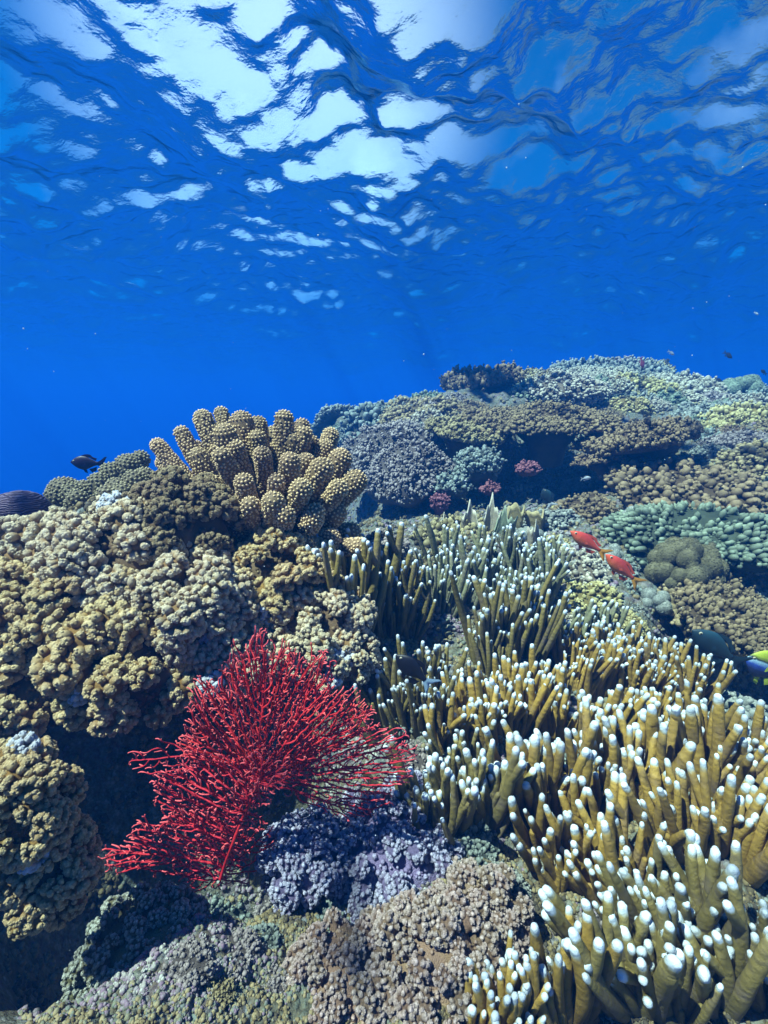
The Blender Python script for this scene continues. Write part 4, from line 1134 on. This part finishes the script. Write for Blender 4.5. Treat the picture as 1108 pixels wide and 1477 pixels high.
def scatter(poly, n, dmin, seed, kinds, wr, place):
    rg = np.random.default_rng(seed + 9)
    for (u, v) in poly_scatter(poly, n, dmin, seed):
        if any(((u - a) / c) ** 2 + ((v - b) / d) ** 2 < 1 for a, b, c, d in KEEPOUT): continue
        kind, col, nk, kr, nm = kinds[rg.integers(len(kinds))]
        w = rg.uniform(*wr)
        mk = min(MARKS, key=lambda m: (m[0] - u) ** 2 + ((m[1] - v) * 1.6) ** 2)
        dx, dy = u - mk[0], (v - mk[1]) * 1.6
        rel = ('right of' if dx > 0 else 'left of') if abs(dx) > abs(dy) else ('below' if dy > 0 else 'above')
        size = 'broad' if w > (wr[0] * 0.35 + wr[1] * 0.65) else ('small' if w < (wr[0] * 0.65 + wr[1] * 0.35) else 'middling')
        lab = f'{size} {col} {nm} {place} {rel} the {mk[2]}'
        lab = ' '.join(lab.split()[:16])
        k = USED.get(lab, 0); USED[lab] = k + 1
        if k:
            alt = ['flatter ', 'taller ', 'paler ', 'rougher ']
            if k <= 4: lab = ['next ', 'third ', 'fourth ', 'fifth '][k - 1] + lab; lab = ' '.join(lab.split()[:16])
        colony(kind, col, u, v, w, w * rg.uniform(0.38, 0.62), lab, nk=nk, kr=kr, group=f'{col} {nm} corals {place}'.replace('coral corals', 'corals'))
HILL = [(450,615),(560,585),(650,572),(690,556),(790,552),(860,532),(940,530),(1000,560),(1108,575),(1108,720),(1040,690),(1000,640),(900,600),(830,600),(700,600),(620,640),(560,640),(500,640)]
kh = [('mound','grey',220,.075,'knobbly coral'),('mound','grey',220,.075,'knobbly coral'),('mound','cream',220,.075,'bushy coral'),('mound','green',160,.09,'knobbly coral'),('mound','mauve grey',220,.075,'knobbly coral'),('mound','tan',220,.075,'bushy coral'),('mound','cream',220,.075,'bushy coral'),('mound','brown',220,.075,'bushy coral'),('mound','teal',120,.11,'lumpy coral'),('table','brown',260,.07,'table coral'),('mound','yellow',220,.075,'knobbly coral')]
scatter(HILL, 110, 19, 4, kh, (15, 30), 'on the hill')
MID = [(640,800),(800,720),(880,690),(1108,700),(1108,880),(940,880),(900,940),(800,950),(640,860)]
kmid = [('mound','grey',120,.11,'knobbly coral'),('mound','teal',90,.13,'lumpy coral'),('mound','cream',120,.11,'knobbly coral'),('mound','mauve grey',120,.11,'bushy coral'),('boulder','grey',10,.38,'lumpy coral'),('mound','yellow',120,.11,'bushy coral'),('boulder','teal',10,.38,'lumpy coral'),('mound','green',90,.13,'bushy coral')]
scatter(MID, 85, 19, 5, kmid, (11, 22), 'on the middle slope')
NEARP = [(560,1020),(700,920),(950,960),(1108,1050),(1108,1470),(900,1477),(720,1300),(640,1200),(600,1130)]
kn = [('mound','mauve grey',160,.10,'crusty coral'),('mound','grey',160,.10,'crusty coral'),('mound','teal',90,.13,'crusty coral')]
scatter(NEARP, 45, 52, 6, kn, (20, 36), 'at the feet of the fire coral')
GAPF = [(620,735),(700,680),(830,660),(880,700),(800,730),(700,750)]
scatter(GAPF, 8, 30, 7, [('mound','grey',90,.13,'crusty coral'),('mound','teal',90,.13,'crusty coral'),('mound','brown',120,.11,'crusty coral')], (10, 18), 'in the dark gap')
LOWL = [(300,1300),(420,1290),(640,1300),(700,1477),(330,1477),(130,1400)]
scatter(LOWL, 16, 50, 8, [('mound','mauve grey',160,.10,'crusty coral'),('mound','teal',90,.13,'crusty coral'),('mound','tan',160,.10,'crusty coral')], (18, 30), 'near the bottom edge')

# -- crust of rubble, turf and tiny growths over the bare rock between the corals: nobody could count it
def turf():
    k = NT('reef turf')
    att = k.n('ShaderNodeAttribute', attribute_name='tip').outputs['Fac']
    col = k.ramp(att, [(0.0, (0.06, 0.05, 0.035)), (0.18, (0.17, 0.13, 0.06)), (0.34, (0.30, 0.24, 0.13)), (0.48, (0.14, 0.17, 0.13)), (0.60, (0.20, 0.13, 0.19)), (0.72, (0.26, 0.23, 0.25)), (0.86, (0.34, 0.34, 0.29)), (1.0, (0.48, 0.50, 0.48))])
    tc = k.n('ShaderNodeTexCoord').outputs['Object']
    b = k.n('ShaderNodeBump', i_Strength=0.8, i_Distance=0.003); k.l(k.noise(160.0, 4, 0.7, tc), b.inputs['Height'])
    p = k.n('ShaderNodeBsdfPrincipled', i_Roughness=0.7); p.inputs['Specular IOR Level'].default_value = 0.25
    k.l(col, p.inputs['Base Color']); k.l(b.outputs[0], p.inputs['Normal']); k.l(p.outputs[0], k.out.inputs[0])
    rg = np.random.default_rng(55)
    n = 46000
    th = rg.uniform(-0.86, 0.86, n); r = np.exp(rg.uniform(math.log(0.38), math.log(4.6), n))
    x, y = r * np.sin(th), r * np.cos(th)
    keep = fbm(x * 9, y * 9, 71, 3) > np.where(r < 0.8, 0.22, 0.38)
    x, y, r = x[keep], y[keep], r[keep]; n = len(x)
    z = Hfull(x, y)
    e = 0.02
    N = np.stack([-(Hb(x + e, y) - Hb(x - e, y)) / (2 * e), -(Hb(x, y + e) - Hb(x, y - e)) / (2 * e), np.ones(n)], -1); N = LOCALNV(N)
    P = np.stack([x, y, z], -1)
    tone = np.clip(fbm(x * 6, y * 6, 81, 3) * 1.7 - 0.5 + rg.normal(size=n) * 0.13, 0, 0.95)
    mb = MB()
    size = 0.0068 * r ** 0.9 * rg.uniform(0.4, 1.2, n) * np.clip(1.15 - 0.12 * r, 0.6, 1.0)
    a, b_, nn = frame_from(N)
    for q in range(3):
        an = rg.uniform(0, 6.28, n)
        off = (a * np.cos(an)[:, None] + b_ * np.sin(an)[:, None]) * size[:, None] * (0.9 if q else 0) + nn * size[:, None] * 0.3 * rg.uniform(0, 1.6, n)[:, None]
        blobs(mb, P + off, N + rg.normal(size=N.shape) * 0.4, size * (1 if q == 0 else rg.uniform(0.45, 0.8, n)), 1, rg.uniform(0.9, 1.5), A=np.clip(tone + 0.10 * q, 0, 1), A0=tone * 0.6)
    tag(obj('reef_turf', mb.mesh('reef_turf', k.m)), 'crust of rubble, turf and tiny growths over the rock between corals', kind='stuff')
turf()

def specks():
    k = NT('drifting specks')
    p = k.n('ShaderNodeBsdfPrincipled', i_Roughness=0.5); p.inputs['Base Color'].default_value = (0.7, 0.75, 0.78, 1)
    k.l(p.outputs[0], k.out.inputs[0])
    rg = np.random.default_rng(90)
    n = 420
    Y = rg.uniform(0.5, 4.0, n); u = rg.uniform(-60, 1170, n); v = rg.uniform(150, 1400, n)
    P = np.array([at(u[i], v[i], Y[i]) for i in range(n)])
    P = P[P[:, 2] > Hb(P[:, 0], P[:, 1]) + 0.03]
    mb = MB(); blobs(mb, P, rg.normal(size=P.shape), rg.uniform(.0004, .0012, len(P)), 1)
    tag(obj('drifting_specks', mb.mesh('drifting_specks', k.m)), 'tiny pale specks drifting in the water', kind='stuff')
specks()

# ================================================================ fish
def fish_mat(name, stops, axis='Z', rough=0.45, spec=0.4, scale=180, bump=0.2):
    k = NT(name)
    tc = k.n('ShaderNodeTexCoord').outputs['Generated']
    sp = k.n('ShaderNodeSeparateXYZ'); k.l(tc, sp.inputs[0])
    nz = k.noise(8.0, 3, 0.5, tc)
    f = k.math('ADD', sp.outputs[axis], k.math('MULTIPLY', k.math('SUBTRACT', nz, 0.5), 0.12))
    col = k.ramp(f, stops)
    vo = k.n('ShaderNodeTexVoronoi', i_Scale=38.0); k.l(tc, vo.inputs['Vector'])
    col = k.mix(k.mapr(vo.outputs['Distance'], 0.3, 0.7, 0, 0.25), col, (0.02, 0.02, 0.03))
    b = k.n('ShaderNodeBump', i_Strength=bump, i_Distance=0.001, invert=True); k.l(vo.outputs['Distance'], b.inputs['Height'])
    p = k.n('ShaderNodeBsdfPrincipled', i_Roughness=rough); p.inputs['Specular IOR Level'].default_value = spec
    k.l(col, p.inputs['Base Color']); k.l(b.outputs[0], p.inputs['Normal']); k.l(p.outputs[0], k.out.inputs[0])
    return k.m
def plain(name, c, rough=0.4, spec=0.4):
    k = NT(name)
    tc = k.n('ShaderNodeTexCoord').outputs['Object']
    col = k.mix(k.mapr(k.noise(90.0, 3, 0.5, tc), 0.35, 0.65), c, tuple(x * 0.7 for x in c))
    p = k.n('ShaderNodeBsdfPrincipled', i_Roughness=rough); p.inputs['Specular IOR Level'].default_value = spec
    k.l(col, p.inputs['Base Color']); k.l(p.outputs[0], k.out.inputs[0])
    return k.m
M_EYE = plain('eye black', (0.01, 0.01, 0.012), 0.1, 0.8)
M_EYEW = plain('eye ring', (0.55, 0.5, 0.35), 0.3)
def profile(pts, n):
    x = np.array([p[0] for p in pts]); return np.interp(np.linspace(0, 1, n), x, [p[1] for p in pts])
def fin(outline, th, name, mat, parent, dy=0.0, bend=0.0):
    """a thin rayed fin: closed outline in the x-z plane given real thickness"""
    O = np.array(outline, float); n = len(O)
    c = O.mean(0)
    rings = [1.0, 0.6, 0.0]
    V, Q, T = [], [], []
    for s in (1, -1):
        for i, r in enumerate(rings[:-1]):
            P = c + (O - c) * r
            V += [[p[0], dy + s * th * (1 - r) ** 0.5 * 0.5 + bend * p[0], p[1]] for p in P]
        V.append([c[0], dy + s * th * 0.5 + bend * c[0], c[1]])
    m = 2 * n + 1
    for k, s in enumerate((1, -1)):
        o = k * m
        for j in range(n):
            j2 = (j + 1) % n
            q = [o + j, o + j2, o + n + j2, o + n + j]; t = [o + n + j, o + n + j2, o + 2 * n]
            Q.append(q if s > 0 else q[::-1]); T.append(t if s > 0 else t[::-1])
    return obj(name, new_mesh(name, V, Q, T, mat), parent)
def fish(name, label, cat, u, v, Y, length, heading, bodym, finm, tailm, hgt=0.30, thick=0.13, group=None, roll=0.0, pitch=0.0, fork=0.5, tiny=False, top=None, low=None):
    """heading: turn about the vertical; the fish faces local -x"""
    e = obj(name, None, loc=tuple(at(u, v, Y)), rot=(roll, pitch, heading), scale=length)
    tag(e, label, cat, group)
    top = top or [(0, 0.0), (0.04, .22), (.12, .5), (.25, .82), (.4, 1.0), (.58, .9), (.75, .6), (.9, .28), (1, .26)]
    low = low or [(0, 0.0), (0.04, .2), (.12, .45), (.25, .8), (.42, 1.0), (.6, .85), (.75, .52), (.9, .26), (1, .25)]
    n, m = 30, 20
    f = np.linspace(0, 1, n); x = -0.5 + 0.78 * f
    zt = np.convolve(np.pad(profile(top, n), 1, 'edge'), [.25, .5, .25], 'valid') * hgt / 2; zb = np.convolve(np.pad(profile(low, n), 1, 'edge'), [.25, .5, .25], 'valid') * hgt / 2
    wd = profile([(0, 0.05), (.05, .4), (.15, .75), (.3, 1), (.5, .9), (.75, .5), (1, .12)], n) * thick / 2
    zt[0] = zb[0] = 0.006; wd[0] = 0.006
    th = np.arange(m) * 2 * math.pi / m
    c, s = np.cos(th), np.sin(th)
    Z = np.where(s[None] > 0, zt[:, None], zb[:, None]) * s[None]; Yy = wd[:, None] * np.sign(c)[None] * np.abs(c)[None] ** 1.1
    X = np.broadcast_to(x[:, None], Z.shape)
    V, Q = grid_mesh(X, Yy, Z, wrap=True)
    V = np.vstack([V, [[x[0] - .006, 0, 0]], [[x[-1] + .004, 0, 0]]]); k = n * m; j = np.arange(m)
    T = np.vstack([np.stack([j, (j + 1) % m, np.full(m, k)], -1), np.stack([(n - 1) * m + (j + 1) % m, (n - 1) * m + j, np.full(m, k + 1)], -1)])
    obj('body', new_mesh('body', V, Q[:, ::-1], T[:, ::-1], bodym), e)
    h = hgt / 2
    fin([(.25, h * .24), (.34, h * .5), (.46, h * 1.0), (.52, h * 1.05), (.42, h * .35), (.40, 0), (.42, -h * .35), (.52, -h * 1.05), (.46, -h * 1.0), (.34, -h * .5), (.25, -h * .24)] if fork else
        [(.25, h * .24), (.38, h * .7), (.5, h * .8), (.5, 0), (.5, -h * .8), (.38, -h * .7), (.25, -h * .24)], 0.012, 'tail_fin', tailm, e)
    d = [(-.26, h * .72)] + [(-.26 + .5 * t, h * (.82 + .42 * math.sin(min(1, t * 1.25) * 2.6)) * (1 if t < .75 else 1.25 - t * .55)) for t in np.linspace(0.05, 1, 9)] + [(.2, h * .35), (.05, h * .75), (-.1, h * .9)]
    fin(d, 0.014, 'dorsal_fin', finm, e)
    fin([(0.0, -h * .85), (.08, -h * 1.3), (.2, -h * 1.05), (.22, -h * .45), (.1, -h * .7)], 0.012, 'anal_fin', finm, e)
    if not tiny:
        fin([(-.18, -h * .85), (-.12, -h * 1.35), (-.04, -h * 1.45), (-.07, -h * .9)], 0.012, 'pelvic_fin', finm, e, 0.01)
        for sy in (1, -1):
            fin([(-.22, 0), (-.1, h * .15), (-.02, -h * .15), (-.08, -h * .4), (-.2, -h * .2)], 0.01, 'pectoral_fin', finm, e, sy * thick * 0.52, sy * 0.15)
            V0, T0 = ICO[2]
            ey = obj('eye', new_mesh('eye', V0 * np.array([.030, .014, .030]), T=T0, mat=M_EYEW), e, (-.385, sy * thick * .30, h * .22))
            obj('pupil', new_mesh('pupil', V0 * np.array([.018, .012, .018]), T=T0, mat=M_EYE), ey, (0, sy * .006, 0))
    return e
FO = fish_mat('orange red scales', [(0.0, (0.85, 0.30, 0.07)), (0.35, (0.85, 0.16, 0.06)), (0.7, (0.80, 0.09, 0.05)), (1.0, (0.55, 0.06, 0.06))])
FOR = plain('orange fin', (0.62, 0.10, 0.05)); FOT = plain('yellow orange tail', (0.80, 0.36, 0.05))
FB = fish_mat('black scales', [(0, (0.008, 0.009, 0.015)), (1, (0.006, 0.007, 0.012))]); FBF = plain('black fin', (0.008, 0.009, 0.014)); FBT = plain('pale blue tail', (0.30, 0.45, 0.60))
FD = fish_mat('dark teal scales', [(0, (0.01, 0.02, 0.03)), (0.6, (0.012, 0.035, 0.05)), (1, (0.02, 0.07, 0.10))]); FDF = plain('dark fin', (0.012, 0.03, 0.045))
FV = fish_mat('dark violet scales', [(0, (0.012, 0.004, 0.02)), (1, (0.014, 0.006, 0.03))]); FVF = plain('violet fin', (0.012, 0.005, 0.025))
D2 = math.radians
# facing up and left with the head towards the open water
fish('orange_fish', 'orange red fish with yellow tail, the upper left one of the two', 'fish', 850, 784, 1.62, .172, D2(-10), FO, FOR, FOT, .30, .13, 'pair of orange red fish', pitch=D2(32))
fish('orange_fish', 'orange red fish with orange tail, the lower right one nearer the boulder coral', 'fish', 899, 822, 1.50, .175, D2(-6), FO, FOR, FOT, .29, .13, 'pair of orange red fish', pitch=D2(40))
fish('black_fish', 'black fish with pale tail hovering above the olive fire coral', 'fish', 598, 968, .92, .115, D2(-14), FB, FBF, FBT, .44, .14, pitch=D2(38))
fish('violet_fish', 'dark violet fish against blue water behind the left skyline clubs', 'fish', 128, 668, 1.7, .13, D2(6), FV, FVF, FVF, .42, .15, pitch=D2(4))
fish('teal_fish', 'dark teal fish in the shaded gap at the right', 'fish', 1035, 935, 1.33, .20, D2(-14), FD, FDF, FDF, .40, .14, pitch=D2(34))
def banded_fish():
    M = fish_mat('yellow blue bands', [(0.0, (0.02, 0.02, 0.05)), (0.25, (0.02, 0.03, 0.12)), (0.42, (0.04, 0.10, 0.55)), (0.55, (0.45, 0.70, 0.85)), (0.62, (0.01, 0.01, 0.02)), (0.74, (0.45, 0.55, 0.04)), (1.0, (0.5, 0.6, 0.05))])
    Fy = plain('lime fin', (0.42, 0.52, 0.04)); Fk = plain('dark blue fin', (0.02, 0.03, 0.12))
    fish('banded_fish', 'yellow, black and blue banded fish at the right edge', 'fish', 1112, 962, 1.32, .17, D2(-8), M, Fy, Fk, .62, .12, pitch=D2(18))
banded_fish()
FG = plain('grey silhouette', (0.03, 0.035, 0.06)); FP = plain('pale silver', (0.65, 0.7, 0.72), 0.25, 0.7); FR = plain('dull red', (0.28, 0.05, 0.08))
for (u, v, Y, L, hd, pt, m, lab) in [
    (1050, 512, 4.2, .10, 175, -35, FG, 'tiny dark fish highest above the right slope'), (1036, 548, 4.2, .075, 170, -20, FG, 'tiny dark fish just left of the green dome coral'),
    (1102, 537, 4.0, .08, 10, 30, FG, 'tiny dark fish at the right edge above the reef'), (968, 509, 3.5, .06, 180, -30, FP, 'tiny silvery fish in open water right of the hilltop'),
    (926, 523, 5.2, .13, 175, -70, FR, 'dull red fish upright on the hilltop'), (845, 690, 2.7, .07, 190, 5, FP, 'tiny pale fish in the dark gap below the small table'),
    (806, 724, 2.6, .06, 185, 10, FP, 'tiny pale fish at the gap floor beside the damsel'), (1091, 452, 4.5, .05, 175, -30, FP, 'tiny pale fish high in the water at the right edge')]:
    fish('small_fish', lab, 'fish', u, v, Y, L, D2(hd), m, m, m, .36, .14, 'tiny fish over the back reef', pitch=D2(pt), tiny=True)
fish('damsel_fish', 'small dark damsel fish with pale edges beside the ruffled corals', 'fish', 790, 718, 2.35, .11, D2(-20), FD, FDF, FP, .55, .14, pitch=D2(60))
